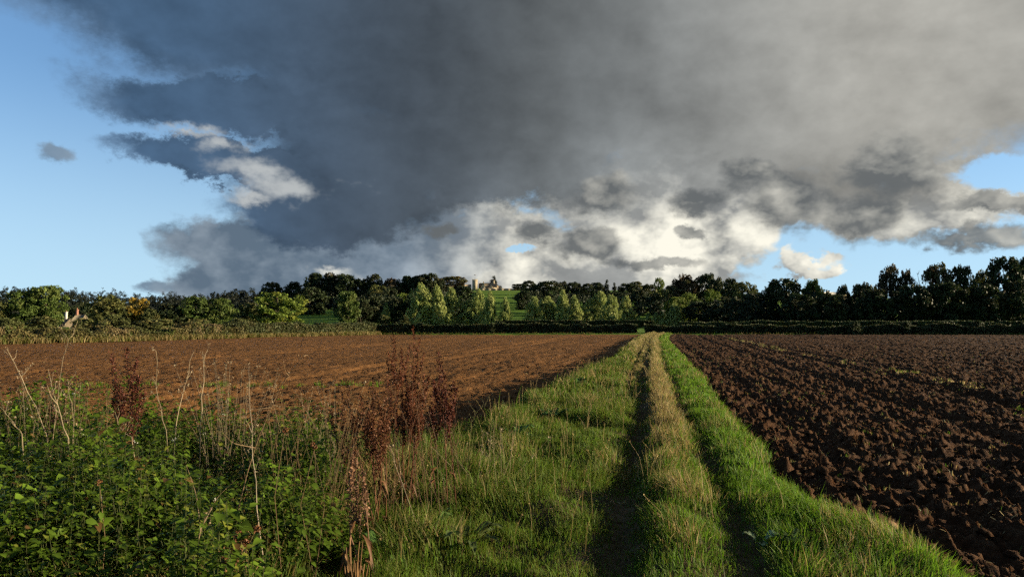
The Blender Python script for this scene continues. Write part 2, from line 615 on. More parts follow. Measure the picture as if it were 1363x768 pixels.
def soil_mat(name, rgb, dry):
    m, nt, b = new_mat(name)
    tc = nt.nodes.new('ShaderNodeTexCoord')
    def nz(scale, detail, rough=0.6):
        n = nt.nodes.new('ShaderNodeTexNoise')
        n.inputs['Scale'].default_value = scale; n.inputs['Detail'].default_value = detail
        n.inputs['Roughness'].default_value = rough
        nt.links.new(tc.outputs['Object'], n.inputs['Vector'])
        return n.outputs[0]
    def ramp(s, stops):
        r = nt.nodes.new('ShaderNodeValToRGB')
        r.color_ramp.elements[0].position = stops[0][0]; r.color_ramp.elements[0].color = (*stops[0][1], 1)
        r.color_ramp.elements[1].position = stops[-1][0]; r.color_ramp.elements[1].color = (*stops[-1][1], 1)
        for p, c in stops[1:-1]:
            e = r.color_ramp.elements.new(p); e.color = (*c, 1)
        nt.links.new(s, r.inputs[0])
        return r.outputs[0]
    k = lambda f: tuple(f * v for v in rgb)
    fine = ramp(nz(9.0, 7), [(0.28, k(0.55)), (0.5, rgb), (0.72, dry)])
    broad = ramp(nz(0.16, 4), [(0.3, (0.78, 0.78, 0.78)), (0.7, (1.2, 1.17, 1.14))])
    vm = nt.nodes.new('ShaderNodeVectorMath'); vm.operation = 'MULTIPLY'
    nt.links.new(fine, vm.inputs[0]); nt.links.new(broad, vm.inputs[1])
    nt.links.new(vm.outputs[0], b.inputs['Base Color'])
    b.inputs['Roughness'].default_value = 0.95
    b.inputs['Specular IOR Level'].default_value = 0.05
    bp = nt.nodes.new('ShaderNodeBump'); bp.inputs['Strength'].default_value = 0.9; bp.inputs['Distance'].default_value = 0.035
    nt.links.new(nz(28.0, 6, 0.65), bp.inputs['Height'])
    nt.links.new(bp.outputs[0], b.inputs['Normal'])
    return m


M['soil'] = soil_mat('ploughed_soil_shaded', (0.040, 0.020, 0.010), (0.085, 0.047, 0.025))  # darker copy of the field soil: right field's backlit shade put into colour
M['soil_lit'] = soil_mat('harrowed_soil_lit', (0.114, 0.055, 0.020), (0.195, 0.108, 0.046))  # lighter copy of the same soil, front-lit look put into its colour
M['soil_track'] = soil_mat('track_soil', (0.065, 0.050, 0.028), (0.125, 0.10, 0.058))
M['turf'] = plain_mat('pasture', (0.085, 0.150, 0.020), 0.95, 0.05, 0.7, 1.25, spec=0.05)


# ---------------------------------------------------------------- where things are
def at(px, py, Y):
    """point on a photo pixel's ray at distance Y along the view axis"""
    d = ray(px, py)
    t = Y / d.y
    return np.array((d.x * t, Y, CAM_H + d.z * t))


def on_ground(px, py, z=0.0):
    d = ray(px, py)
    t = (z - CAM_H) / d.z
    return np.array((d.x * t, d.y * t, z))


def track_x(Y):
    Y = np.asarray(Y, float)
    return 0.19 * Y + 0.15 + 0.00045 * np.clip(Y - 70, 0, 80) ** 2
# ================================================================ THE GROUND
def hill_z(X, Y):
    X = np.asarray(X, float); Y = np.asarray(Y, float)
    t = sstep(290, 930, Y)
    az = X / np.maximum(Y, 50)
    H = 42.5 - 19.0 * sstep(0.05, 0.28, -az) - 10.0 * sstep(0.15, 0.5, az)
    return H * (0.35 * np.clip((Y - 290) / 640, 0, 1) + 0.65 * t) * (Y > 0) + 1.2 * (fbm(X / 260, Y / 260, 3, 1) - 0.5) * sstep(300, 600, Y)


def make_terrain():
    ys = np.concatenate([[-60, -20, 0, 30, 60, 90, 115, 130, 134, 137, 140, 145], np.linspace(155, 960, 120), [1000, 1100, 1300, 1700, 2500, 4000, 6000]])
    xs = np.concatenate([-np.geomspace(6000, 900, 8)[:-1], np.linspace(-900, -160, 30)[:-1], np.linspace(-160, 120, 71), np.linspace(120, 900, 32)[1:], np.geomspace(900, 6000, 8)[1:]])
    X, Y = np.meshgrid(xs, ys)
    inner = sstep(137, 132, Y) * sstep(320, 250, np.abs(X))
    Z = hill_z(X, Y) - 0.9 * inner
    n, m = X.shape
    V = np.stack([X, Y, Z], -1).reshape(-1, 3)
    i, j = np.meshgrid(np.arange(n - 1), np.arange(m - 1), indexing='ij')
    a = (i * m + j).ravel()
    F = np.stack([a, a + 1, a + m + 1, a + m], 1)
    link('terrain', mesh_from('terrain', V, F, None, True, M['turf']), kind='structure')


make_terrain()


def bound_left(Y):
    Y = np.asarray(Y, float)
    return -(2.05 + 1.0 * sstep(40, 15, Y)) + 0.45 * (fbm(Y / 2.2, 0 * Y, 21, 3) - 0.5)


def bound_right(Y):
    Y = np.asarray(Y, float)
    return 1.25 + 0.15 * sstep(14, 22, Y) + 0.75 * sstep(8.5, 4.8, Y) + 0.35 * (fbm(Y / 1.6, 0 * Y + 9, 22, 3) - 0.5)


def verge_left(Y):
    """left rim of the grass: the strip's edge, and the wide verge near the camera"""
    return bound_left(Y) - 26 * sstep(12.6, 10.8, Y)


def rut_l(Y):
    return -0.42 + 0.20 * (vnoise(Y / 3.5, 0 * Y, 31) - 0.5) - 0.05 * sstep(14, 22, Y)


def rut_r(Y):
    return 0.50 + 0.22 * (vnoise(Y / 3.0, 0 * Y, 32) - 0.5) - 0.10 * sstep(14, 30, Y)


def rut_x(Y):                     # a third wheel mark that leaves the left one further on
    return -0.48 - 0.45 * sstep(14, 24, Y)


def track_z(s, Y):
    z = (0.16 + 0.20 * sstep(-0.7, -1.2, s)) * (fbm(s / 1.0 + 3, Y / 0.8, 41, 3) - 0.5) + 0.05 * (fbm(s / 0.25, Y / 0.25, 42, 2) - 0.5)
    g = lambda c, w: np.exp(-((s - c) / w) ** 2)
    wob = (0.35 + 1.0 * vnoise(Y / 1.3, 0 * Y, 44)) * (1 - 0.6 * sstep(28, 60, Y))
    z = z - 0.10 * wob * g(rut_l(Y), 0.20) - 0.07 * wob * g(rut_r(Y), 0.18) - 0.10 * g(rut_x(Y), 0.15) * sstep(15, 22, Y)
    z = z + 0.05 * g(0.05, 0.25)
    bl, br = verge_left(Y), bound_right(Y)
    z = z + 0.05 * sstep(bl + 0.9, bl + 0.4, s)
    z = z - 0.52 * sstep(bl + 0.15, bl - 0.55, s) - 0.42 * sstep(br - 0.15, br + 0.6, s)
    return z


def grid_mesh(name, X, Y, Z, mat, smooth=True):
    n, m = X.shape
    V = np.stack([X, Y, Z], -1).reshape(-1, 3)
    i, j = np.meshgrid(np.arange(n - 1), np.arange(m - 1), indexing='ij')
    a = (i * m + j).ravel()
    F = np.stack([a, a + 1, a + m + 1, a + m], 1)
    return mesh_from(name, V, F, None, smooth, mat)


def make_track():
    ys = np.concatenate([np.linspace(-8, 2.5, 12)[:-1], np.geomspace(2.5, 134, 430)])
    Yc = ys[:, None]
    a = np.linspace(0, 1, 50)[None, :-1] ** 0.6
    b = np.linspace(0, 1, 120)[None, :]
    L = verge_left(Yc) - 0.8
    Rr = bound_right(Yc) + 0.8
    S = np.concatenate([L + (-1.6 - L) * a, -1.6 + (Rr + 1.6) * b], 1)
    Y = np.broadcast_to(Yc, S.shape)
    X = S + track_x(Y)
    link('farm_track', grid_mesh('farm_track', X, Y, track_z(S, Y), M['soil_track']), kind='structure')


make_track()


def field_z(X, Y, side):
    s = X - track_x(Y)
    near = sstep(60, 12, Y)
    amp = 0.68 if side > 0 else 0.40
    z = 0.13 * amp * clods(s, Y, 0.26, 101 + side, 0.6) + 0.085 * amp * clods(s + 3, Y + 1, 0.13, 131 + side) 
    z = z + 0.035 * clods(s, Y, 0.085, 151 + side) * near
    z = z + 0.10 * amp * (fbm(s / 0.5, Y / 3.6, 61 + side, 3) - 0.5) + 0.10 * (fbm(s / 1.7, Y / 14.0, 63 + side, 3) - 0.5)
    z = z + 0.12 * (fbm(X / 9, Y / 9, 65, 2) - 0.5)
    z = z + 0.015 * amp * np.sin(s * 2 * np.pi / 1.35 + 1.2 * (vnoise(s / 5, Y / 20, 66) - 0.5))
    if side > 0:
        ph = s / 0.36 + 1.3 * (fbm(s / 1.5, Y / 1.5, 71, 3) - 0.5)
        saw = np.clip((ph - np.floor(ph)) * 1.25, 0, 1) ** 1.5 * (ph - np.floor(ph) < 0.8)
        z = z + 0.085 * saw * sstep(0.35, 0.6, fbm(s / 0.5, Y / 0.9, 72, 2))
    g = lambda c, w: np.exp(-((s - c) / w) ** 2)
    if side > 0:
        z = z - 0.09 * g(6.2, 0.35) - 0.07 * g(9.0, 0.28) - 0.07 * g(10.6, 0.28) + 0.08 * g(1.9, 0.5) + 0.06 * g(3.4, 0.35)
        z = z - 0.06 * g(22.0, 0.4) - 0.06 * g(23.7, 0.4)
    else:
        z = z - 0.10 * g(-12, 0.35) - 0.10 * g(-13.8, 0.35) - 0.10 * g(-27, 0.5) - 0.1 * g(-29, 0.5)
    return z - 0.33


def make_fields():
    # right
    ys = np.concatenate([np.linspace(-8, 3.2, 14)[:-1], np.geomspace(3.2, 136, 450)])[:, None]
    t = np.linspace(0, 1, 500)[None, :]
    L = track_x(ys) + bound_right(ys) - 0.35
    Rr = 0.95 * np.maximum(ys, 0) + 7
    t = 0.35 * t + 0.65 * t ** 1.5
    X = L + (Rr - L) * t
    Y = np.broadcast_to(ys, X.shape) + 0.0
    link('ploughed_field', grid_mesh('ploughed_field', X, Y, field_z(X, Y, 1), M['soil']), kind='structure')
    # left
    ys = np.geomspace(9.2, 136, 320)[:, None]
    t = np.linspace(0, 1, 490)[None, :]
    Rr = track_x(ys) + bound_left(ys) + 0.35
    L = -0.95 * ys - 16
    X = Rr + (L - Rr) * t
    Y = np.broadcast_to(ys, X.shape) + 0.0
    link('ploughed_field', grid_mesh('ploughed_field', X[:, ::-1], Y, field_z(X, Y, -1)[:, ::-1], M['soil_lit']), kind='structure')


make_fields()
# ================================================================ TREES
def crown_points(seed, kind, clumps, per, clump_r, leaf):
    """leaf faces of a crown in a unit box: height 0..1, radius up to 0.5"""
    r = np.random.default_rng(seed)
    ph = r.uniform(0, 6.28, 6)
    def radius(z, a):
        if kind == 'round':
            base = np.sqrt(np.clip(1 - ((z - 0.52) / 0.50) ** 2, 0, 1)) * 0.5
            base = np.maximum(base, 0.40 * (z < 0.5))
            base = np.where(z < 0.10, base * (0.6 + 4 * z), base)
        elif kind == 'tall':
            base = 0.5 * np.clip(np.sin(np.pi * np.clip(z * 0.72 + 0.26, 0, 1)), 0, 1) ** 0.6
        elif kind == 'poplar':
            base = 0.5 * np.clip(1 - z ** 2.0, 0, 1) ** 0.75 * np.clip(0.85 + 1.0 * z, 0, 1)
        elif kind == 'cone':
            base = 0.5 * (1 - z) ** 0.9 + 0.02
        elif kind == 'open':
            base = 0.5 * np.sqrt(np.clip(1 - ((z - 0.66) / 0.36) ** 2, 0, 1))
            base = np.maximum(base, 0.16 * (z > 0.1) * (z < 0.5))
        else:                    # shrub
            base = 0.5 * np.sqrt(np.clip(1 - z * z, 0, 1)) * (0.75 + 0.5 * z)
        lob = 1 + 0.16 * np.sin(3 * a + ph[0] + 5 * z) + 0.10 * np.sin(5 * a + ph[1] - 9 * z) + 0.10 * np.sin(11 * z + ph[2])
        return base * lob
    pts = []; tone = []
    while len(pts) < clumps:
        z = r.uniform(0.02, 0.97); a = r.uniform(0, 6.28)
        rm = radius(np.array(z), a)
        if rm < 0.02 or r.uniform() > (rm / 0.5) ** 0.8 + 0.12:
            continue
        q = r.uniform() ** 0.38 * 0.95
        pts.append((math.cos(a) * rm * q, math.sin(a) * rm * q, z)); tone.append(r.uniform(0.78, 1.25))
    pts = np.array(pts); tone = np.array(tone)
    n = clumps * per
    idx = np.repeat(np.arange(clumps), per)
    cr = clump_r * r.uniform(0.6, 1.35, clumps)[idx]
    d = r.normal(size=(n, 3)); d /= np.linalg.norm(d, axis=1, keepdims=True)
    rad = cr * r.uniform(0.25, 1, n) ** 0.5
    stretch = np.array({'poplar': (0.75, 0.75, 0.85), 'cone': (1.25, 1.25, 0.4)}.get(kind, (1.0, 1.0, 0.72)))
    pos = pts[idx] + d * rad[:, None] * stretch
    pos[:, 2] = np.clip(pos[:, 2], 0.0, 1.03)
    size = leaf * r.uniform(0.6, 1.4, n)
    out = pos - np.array([0, 0, 0.45])
    return pos, size, tone[idx] * r.uniform(0.8, 1.2, n), d * 0.7 + np.array([0, 0, 0.35]), pts


def crown_mesh(seed, kind, col, col2=None, clumps=110, per=48, clump_r=0.11, leaf=0.058, mix=0.25, mat=None, accent=None):
    pos, size, tone, bias, pts = crown_points(seed, kind, clumps, per, clump_r, leaf)
    c = np.array(col)[None, :] * tone[:, None]
    if col2 is not None:
        k = (fbm(pos[:, 0] * 5 + seed, pos[:, 2] * 5, seed, 2) > 1 - mix - 0.12)[:, None]
        c = np.where(k, np.array(col2)[None, :] * tone[:, None], c)
    V, F, C = chips(pos, size, c, bias)
    return mesh_from('crown', V, F, C, False, mat or M['foliage']), pts


def trunk_mesh(seed, pts, tr=0.028, base=-0.06, nlimb=7):
    """tapered trunk with limbs reaching into the crown (unit box)"""
    r = np.random.default_rng(seed + 500)
    g = Geo()
    zz = np.linspace(base, 0.72, 7)
    P = np.stack([0.02 * np.sin(zz * 5 + seed), 0.02 * np.cos(zz * 4 + seed), zz], 1)
    g.add(*tube(P, np.linspace(tr * 1.25, tr * 0.3, 7), 6), (0.07, 0.055, 0.04))
    sel = r.choice(len(pts), min(nlimb, len(pts)), replace=False)
    for k in sel:
        e = pts[k]
        z0 = max(0.12, e[2] * 0.55)
        s = np.array([0, 0, z0]); m = s * 0.45 + e * 0.55 + np.array([0, 0, 0.03])
        g.add(*tube([s, m, e], [tr * 0.5, tr * 0.3, tr * 0.08], 4), (0.07, 0.055, 0.04))
    return g.mesh('trunk', M['bark'])


CROWNS = {}


def kind_of_tree(key, kinds, col, col2=None, n=3, seed=0, tr=0.028, **kw):
    out = []
    for i in range(n):
        me, pts = crown_mesh(seed + i * 7, kinds, col, col2, **kw)
        out.append((me, trunk_mesh(seed + i, pts, tr)))
    CROWNS[key] = out


G_DARK = (0.025, 0.037, 0.013)
G_MID = (0.058, 0.088, 0.018)
kind_of_tree('dark', 'round', G_DARK, (0.036, 0.040, 0.016), 4, 11)
kind_of_tree('darktall', 'tall', (0.024, 0.034, 0.014), (0.045, 0.040, 0.018), 3, 41)
kind_of_tree('mid', 'round', G_MID, (0.085, 0.110, 0.026), 3, 71, clumps=130, per=60, clump_r=0.10, leaf=0.046)
kind_of_tree('olive', 'round', (0.075, 0.085, 0.024), (0.100, 0.098, 0.030), 2, 91)
kind_of_tree('bright', 'round', (0.100, 0.140, 0.022), (0.145, 0.165, 0.026), 3, 121, clumps=130, per=60, clump_r=0.10, leaf=0.046)
kind_of_tree('autumn', 'round', (0.25, 0.165, 0.022), (0.13, 0.105, 0.024), 1, 151, mix=0.3)
kind_of_tree('rust', 'round', (0.075, 0.052, 0.024), (0.06, 0.062, 0.022), 2, 161)
kind_of_tree('open', 'open', (0.040, 0.036, 0.016), (0.070, 0.050, 0.024), 2, 171, tr=0.036, clumps=85, per=50, clump_r=0.10)
kind_of_tree('poplar', 'poplar', (0.205, 0.245, 0.070), (0.260, 0.290, 0.085), 5, 181, tr=0.02, clumps=130, per=60, clump_r=0.12, leaf=0.042)
kind_of_tree('conifer', 'cone', (0.020, 0.028, 0.014), None, 1, 221, clumps=110, per=50, clump_r=0.11, leaf=0.045)
kind_of_tree('shrub', 'shrub', (0.070, 0.080, 0.026), (0.115, 0.108, 0.036), 3, 231, clumps=90, per=60, clump_r=0.14, leaf=0.058)
kind_of_tree('darkshrub', 'shrub', (0.030, 0.042, 0.016), (0.050, 0.056, 0.020), 3, 251, clumps=90, per=60, clump_r=0.14, leaf=0.058)
_count = {}
_labels = set()


def tree(px, ytop, wpx, kind, Y, label, name='tree', category='tree', group=None, zbase=None):
    p = at(px, ytop, Y)
    z0 = float(hill_z(p[0], Y)) if zbase is None else zbase
    h = max(1.0, p[2] - z0)
    w = wpx / FPX * Y * 1.04
    i = _count.get(kind, 0); _count[kind] = i + 1
    crown, trunk = CROWNS[kind][i % len(CROWNS[kind])]
    lift = 0.02 if kind not in ('shrub', 'darkshrub') else 0.0
    if kind == 'poplar':
        w *= 1.26 + 0.16 * math.sin(i * 5.1)
    o = thing(name, label, category, (p[0], Y, z0), (i * 2.399) % 6.28, (w, w, h / 1.0), group)
    o.rotation_euler = (0.03 * math.sin(i * 3.3), 0.03 * math.cos(i * 4.7), (i * 2.399) % 6.28)
    c = link('crown', crown, o)
    c.location = (0, 0, lift * 0.6)
    if lift:
        t = link('trunk', trunk, o)
    assert label not in _labels, label
    _labels.add(label)
    return o


T = tree
# --- left, along the far side of the field
T(30, 388, 46, 'mid', 236, 'bushy dark green tree, left half of the big pair at the far left edge')
T(63, 382, 50, 'mid', 240, 'taller bushy green tree, right half of the big pair at the far left edge')
T(3, 402, 24, 'olive', 232, 'small olive tree cut off by the left edge of the picture')
T(144, 395, 46, 'olive', 262, 'rounded olive green tree to the left of the orange autumn tree')
T(183, 397, 30, 'autumn', 268, 'orange and yellow autumn tree among the green trees at left')
T(200, 412, 26, 'shrub', 262, 'low olive bush just right of the orange autumn tree', 'bush', 'bush')
T(226, 405, 40, 'dark', 268, 'dark green low tree midway between autumn tree and round bright tree')
T(262, 396, 40, 'mid', 272, 'left one of two joined mid green trees beneath the left ridge wood')
T(294, 398, 40, 'mid', 276, 'right one of two joined mid green trees beneath the left ridge wood')
T(331, 404, 30, 'olive', 258, 'small pale olive tree just left of the big round sunlit tree')
T(371, 390, 64, 'bright', 250, 'big round sunlit green tree left of the narrow green slope')
T(413, 384, 46, 'dark', 520, 'dark round tree behind the big round sunlit tree')
T(464, 389, 30, 'mid', 330, 'sunlit green tree right of the narrow green slope at centre left')
T(112, 404, 26, 'darkshrub', 330, 'dark bush beside the half hidden cottage at left', 'bush', 'bush')
T(98, 408, 24, 'darkshrub', 345, 'dark bush behind the cottage chimney at left', 'bush', 'bush')
T(480, 400, 30, 'dark', 340, 'dark tree at the foot of the slope right of the sunlit green tree')
T(494, 396, 26, 'dark', 345, 'dark tree at the wood edge left of the thin pale sapling')
# --- the dark wood in the middle, from left to right along the skyline
mid_wood = [(362, 377, 34, 'dark', 'leftmost rounded dark crown of the central wood skyline'),
            (390, 376, 30, 'darktall', 'dark crown on the skyline above the narrow green slope'),
            (421, 366, 36, 'dark', 'tall dark crown that starts the highest clump of the central wood'),
            (439, 365, 34, 'darktall', 'highest dark crown in the left clump of the central wood'),
            (458, 366, 34, 'dark', 'broad dark crown at the right end of the highest wood clump'),
            (477, 372, 26, 'dark', 'lower dark crown in the dip right of the highest wood clump'),
            (488, 369, 20, 'darktall', 'narrow dark crown left of the twin knob on the central skyline'),
            (500, 366, 24, 'dark', 'knob shaped dark crown standing up from the central wood'),
            (522, 371, 32, 'rust', 'reddish brown crown among the dark trees of the central wood'),
            (541, 369, 28, 'dark', 'dark crown just right of the reddish brown one'),
            (553, 368, 28, 'darktall', 'dark crown on the skyline above the tallest poplar at left'),
            (571, 365, 32, 'dark', 'broad dark crown on the skyline left of the manor chimneys'),
            (584, 372, 24, 'darktall', 'small dark crown in the gap left of the manor chimneys'),
            (604, 368, 36, 'rust', 'brownish crown directly above the manor chimneys')]
for (px, yt, w, k, lab) in mid_wood:
    T(px, yt, w, k, 640 if px < 590 else 915, lab, group='trees of the central wood')
T(503, 381, 30, 'olive', 470, 'dark olive tree in the middle of the central wood slope')
T(518, 383, 24, 'dark', 460, 'dark tree right of the olive one on the wood slope')
T(536, 391, 24, 'bright', 420, 'yellow green tree shining out of the dark central wood')
T(513, 404, 9, 'poplar', 318, 'thin pale sapling alone before the dark wood', category='sapling')
T(511, 419, 16, 'shrub', 312, 'small pale bush under the thin pale sapling', 'bush', 'bush')
T(540, 420, 16, 'shrub', 312, 'small pale bush left of the first big poplar', 'bush', 'bush')
T(527, 398, 30, 'dark', 350, 'dark tree behind the small pale bushes before the wood')
T(548, 394, 30, 'dark', 352, 'dark tree close behind the left side of the first big poplar')
T(617, 382, 26, 'dark', 520, 'very dark tree in the gap between poplars below the manor tower')
# --- poplars
pops = [(561, 379, 34, 'first and broadest pale poplar at the left end of the row'),
        (582, 381, 22, 'pale poplar close against the right of the first broad one'),
        (601, 384, 23, 'pointed pale poplar below the manor chimneys'),
        (622, 401, 20, 'short pale poplar in the gap below the manor tower'),
        (636, 386, 23, 'tall pale poplar directly below the manor gable'),
        (651, 390, 20, 'pale poplar at the left rim of the hill pasture'),
        (672, 397, 16, 'slim pale poplar standing before the green hill pasture'),
        (709, 396, 21, 'first pale poplar right of the hill pasture'),
        (727, 396, 25, 'broad pale poplar second right of the hill pasture'),
        (741, 408, 13, 'short narrow poplar between the second and third right of the pasture'),
        (750, 388, 19, 'tall pale poplar that overlaps a dark crown right of the pasture'),
        (766, 394, 19, 'pointed pale poplar in the middle of the right hand row'),
        (781, 403, 15, 'short pale poplar before the tallest pair of the right hand row'),
        (796, 390, 27, 'tallest broad pale poplar of the right hand row'),
        (813, 394, 20, 'pale poplar leaning on the tallest of the right hand row'),
        (832, 395, 19, 'last full grown pale poplar near the hedge gap'),
        (845, 414, 10, 'small poplar at the right end of the row by the hedge gap')]
for (px, yt, w, lab) in pops:
    T(px, yt, w, 'poplar', 300 + (px % 7) * 3, lab, 'poplar_tree', 'poplar', 'pale poplars below the hill')
for (px, lab) in ((863, 'first of four saplings in a line beyond the hedge gap'), (873, 'second of four saplings in a line beyond the hedge gap'),
                  (881, 'third of four saplings in a line beyond the hedge gap'), (890, 'fourth of four saplings in a line beyond the hedge gap')):
    T(px, 416, 8, 'poplar', 290, lab, 'poplar_sapling', 'sapling', 'saplings beyond the hedge gap')
# --- right of the pasture: the wood behind the poplars
right_wood = [(691, 378, 20, 'dark', 880, 'small dark crown at the right end of the garden wall'),
              (706, 374, 26, 'dark', 700, 'dark crown on the skyline just right of the hill pasture'),
              (697, 388, 26, 'dark', 480, 'dark tree that hides the right end of the hill pasture'),
              (730, 375, 38, 'dark', 560, 'big rounded dark tree behind the broad poplars right of the pasture'),
              (748, 375, 26, 'darktall', 640, 'dark crown right of the big rounded dark tree'),
              (763, 376, 24, 'dark', 640, 'second dark crown right of the big rounded dark tree'),
              (780, 378, 26, 'dark', 640, 'low dark crown on the skyline above the middle poplars'),
              (795, 377, 22, 'dark', 650, 'low dark crown left of the pointed skyline conifer'),
              (835, 378, 26, 'dark', 600, 'dark crown on the skyline above the last full grown poplar'),
              (848, 375, 24, 'olive', 620, 'greyish olive crown above the hedge gap'),
              (864, 379, 24, 'dark', 560, 'dark crown left of the lone yellow tree on the skyline'),
              (854, 387, 34, 'dark', 440, 'dark tree filling the wood above the hedge gap'),
              (880, 387, 34, 'olive', 430, 'olive tree below the lone yellow tree'),
              (878, 370, 13, 'bright', 600, 'lone slim yellow green tree standing up from the skyline'),
              (893, 381, 24, 'dark', 520, 'dark crown between the lone yellow tree and the brown topped tree'),
              (911, 366, 34, 'rust', 420, 'brown topped tree rising above the wood right of the track'),
              (941, 366, 32, 'dark', 420, 'high dark crown right of the brown topped tree'),
              (953, 371, 28, 'dark', 400, 'dark crown on the shoulder above the yellow green tree'),
              (968, 372, 30, 'dark', 390, 'broad dark crown in the middle of the right hand hump'),
              (990, 376, 36, 'olive', 380, 'olive crown that ends the right hand hump before the sky dip'),
              (903, 396, 34, 'bright', 320, 'sunlit bright green tree behind the four saplings'),
              (921, 391, 30, 'bright', 335, 'yellowish green tree right of the four saplings'),
              (949, 386, 28, 'bright', 340, 'yellow green tree set in the dark wood right of the track'),
              (897, 404, 20, 'poplar', 300, 'pale rounded tree close to the last sapling'),
              (820, 390, 36, 'dark', 500, 'dark tree showing between the last tall poplars'),
              (930, 402, 40, 'dark', 310, 'low dark tree in front of the yellow green trees'),
              (970, 396, 44, 'dark', 300, 'broad dark tree in front of the right hand hump'),
              (1005, 392, 44, 'dark', 290, 'dark tree under the sky dip right of the hump')]
for (px, yt, w, k, Y, lab) in right_wood:
    T(px, yt, w, k, Y, lab, group='trees of the wood behind the track')
T(807, 372, 11, 'conifer', 640, 'pointed dark conifer on the skyline above the tall poplars', 'conifer_tree', 'conifer')
T(818, 376, 10, 'conifer', 640, 'small pointed conifer right of the taller skyline conifer', 'conifer_tree', 'conifer')
T(657, 367, 14, 'conifer', 925, 'dark conifer rising behind the manor roofs', 'conifer_tree', 'conifer')
# --- the near wood on the right
near_wood = [(1042, 374, 54, 'dark', 'broad dark tree at the left end of the right hand wood'),
             (1082, 374, 28, 'mid', 'greenish rounded tree right of the broad dark one'),
             (1124, 381, 17, 'dark', 'small dark crown beside the distant pale roof line'),
             (1148, 378, 34, 'dark', 'low wide dark crown left of the two tall open trees'),
             (1181, 355, 29, 'open', 'taller of the two open crowned trees against the sky at right'),
             (1205, 360, 18, 'open', 'slimmer open crowned tree left of the bare tree'),
             (1246, 352, 34, 'rust', 'rounded brownish tree right of the bare tree'),
             (1275, 356, 36, 'dark', 'dark crown right of the rounded brownish tree'),
             (1304, 363, 32, 'olive', 'olive crown in the dip left of the tallest dark trees'),
             (1335, 347, 50, 'dark', 'tallest spreading dark tree near the right edge'),
             (1362, 345, 36, 'darktall', 'dark tree cut by the right edge of the picture'),
             (1062, 392, 40, 'dark', 'low dark tree in front of the broad dark one'),
             (1105, 392, 44, 'dark', 'dark tree below the distant pale roof line'),
             (1165, 386, 46, 'dark', 'wide dark tree under the two open crowned trees'),
             (1215, 382, 50, 'dark', 'wide dark tree under the bare tree'),
             (1260, 378, 46, 'dark', 'dark tree below the rounded brownish one'),
             (1310, 380, 50, 'dark', 'dark tree below the olive crown near the right edge'),
             (1355, 376, 44, 'dark', 'low dark tree in the bottom right corner of the wood')]
for i, (px, yt, w, k, lab) in enumerate(near_wood):
    T(px, yt, w, k, (262 if i < 11 else 246) + (px % 5) * 3, lab, group='trees of the right hand wood')


def bare_tree():
    r = np.random.default_rng(5)
    p = at(1225, 361, 262); z0 = float(hill_z(p[0], 262)); H = p[2] - z0
    o = thing('bare_tree', 'leafless tree with thin bare branches against the sky at right', 'tree', (p[0], 262, z0))
    g = Geo(); tw = Geo()
    g.add(*tube([(0, 0, -0.2), (0.1, 0, H * 0.35), (0, 0.1, H * 0.7)], [0.45, 0.32, 0.2], 6), (0.09, 0.07, 0.05))
    for k in range(16):
        a = r.uniform(0, 6.28); z = H * r.uniform(0.35, 0.7); L = H * r.uniform(0.2, 0.38)
        e = np.array([math.cos(a) * L * 0.55, math.sin(a) * L * 0.55, z + L * 0.75]); e[2] = min(e[2], H * 0.98)
        s = np.array([0, 0, z])
        g.add(*tube([s, (s + e) / 2 + r.normal(0, 0.25, 3), e], [0.14, 0.09, 0.04], 4), (0.09, 0.07, 0.05))
        for q in range(6):
            f = r.uniform(0.4, 1); b = s + (e - s) * f
            tw.add(*tube([b, b + r.normal(0, 0.6, 3) + [0, 0, 0.9]], [0.06, 0.035], 3), (0.09, 0.07, 0.05))
    link('trunk', g.mesh('trunk', M['bark']), o); link('twigs', tw.mesh('twigs', M['bark']), o, kind='stuff')


bare_tree()


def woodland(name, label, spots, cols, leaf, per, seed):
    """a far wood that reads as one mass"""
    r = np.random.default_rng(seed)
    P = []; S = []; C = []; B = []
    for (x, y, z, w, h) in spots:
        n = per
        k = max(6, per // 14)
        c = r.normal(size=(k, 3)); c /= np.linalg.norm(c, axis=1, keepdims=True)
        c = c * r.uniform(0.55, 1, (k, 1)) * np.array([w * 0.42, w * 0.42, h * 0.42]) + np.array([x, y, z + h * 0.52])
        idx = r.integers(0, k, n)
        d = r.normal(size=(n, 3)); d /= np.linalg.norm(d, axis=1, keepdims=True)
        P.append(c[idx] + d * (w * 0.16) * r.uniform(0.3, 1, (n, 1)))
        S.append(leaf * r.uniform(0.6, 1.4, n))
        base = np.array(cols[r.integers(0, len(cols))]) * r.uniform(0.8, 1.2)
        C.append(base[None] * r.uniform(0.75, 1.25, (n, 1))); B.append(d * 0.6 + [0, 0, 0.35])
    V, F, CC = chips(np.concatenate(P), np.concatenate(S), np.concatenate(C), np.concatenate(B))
    link(name, mesh_from(name, V, F, CC, False, M['foliage']), kind='stuff', label=label, category='wood')


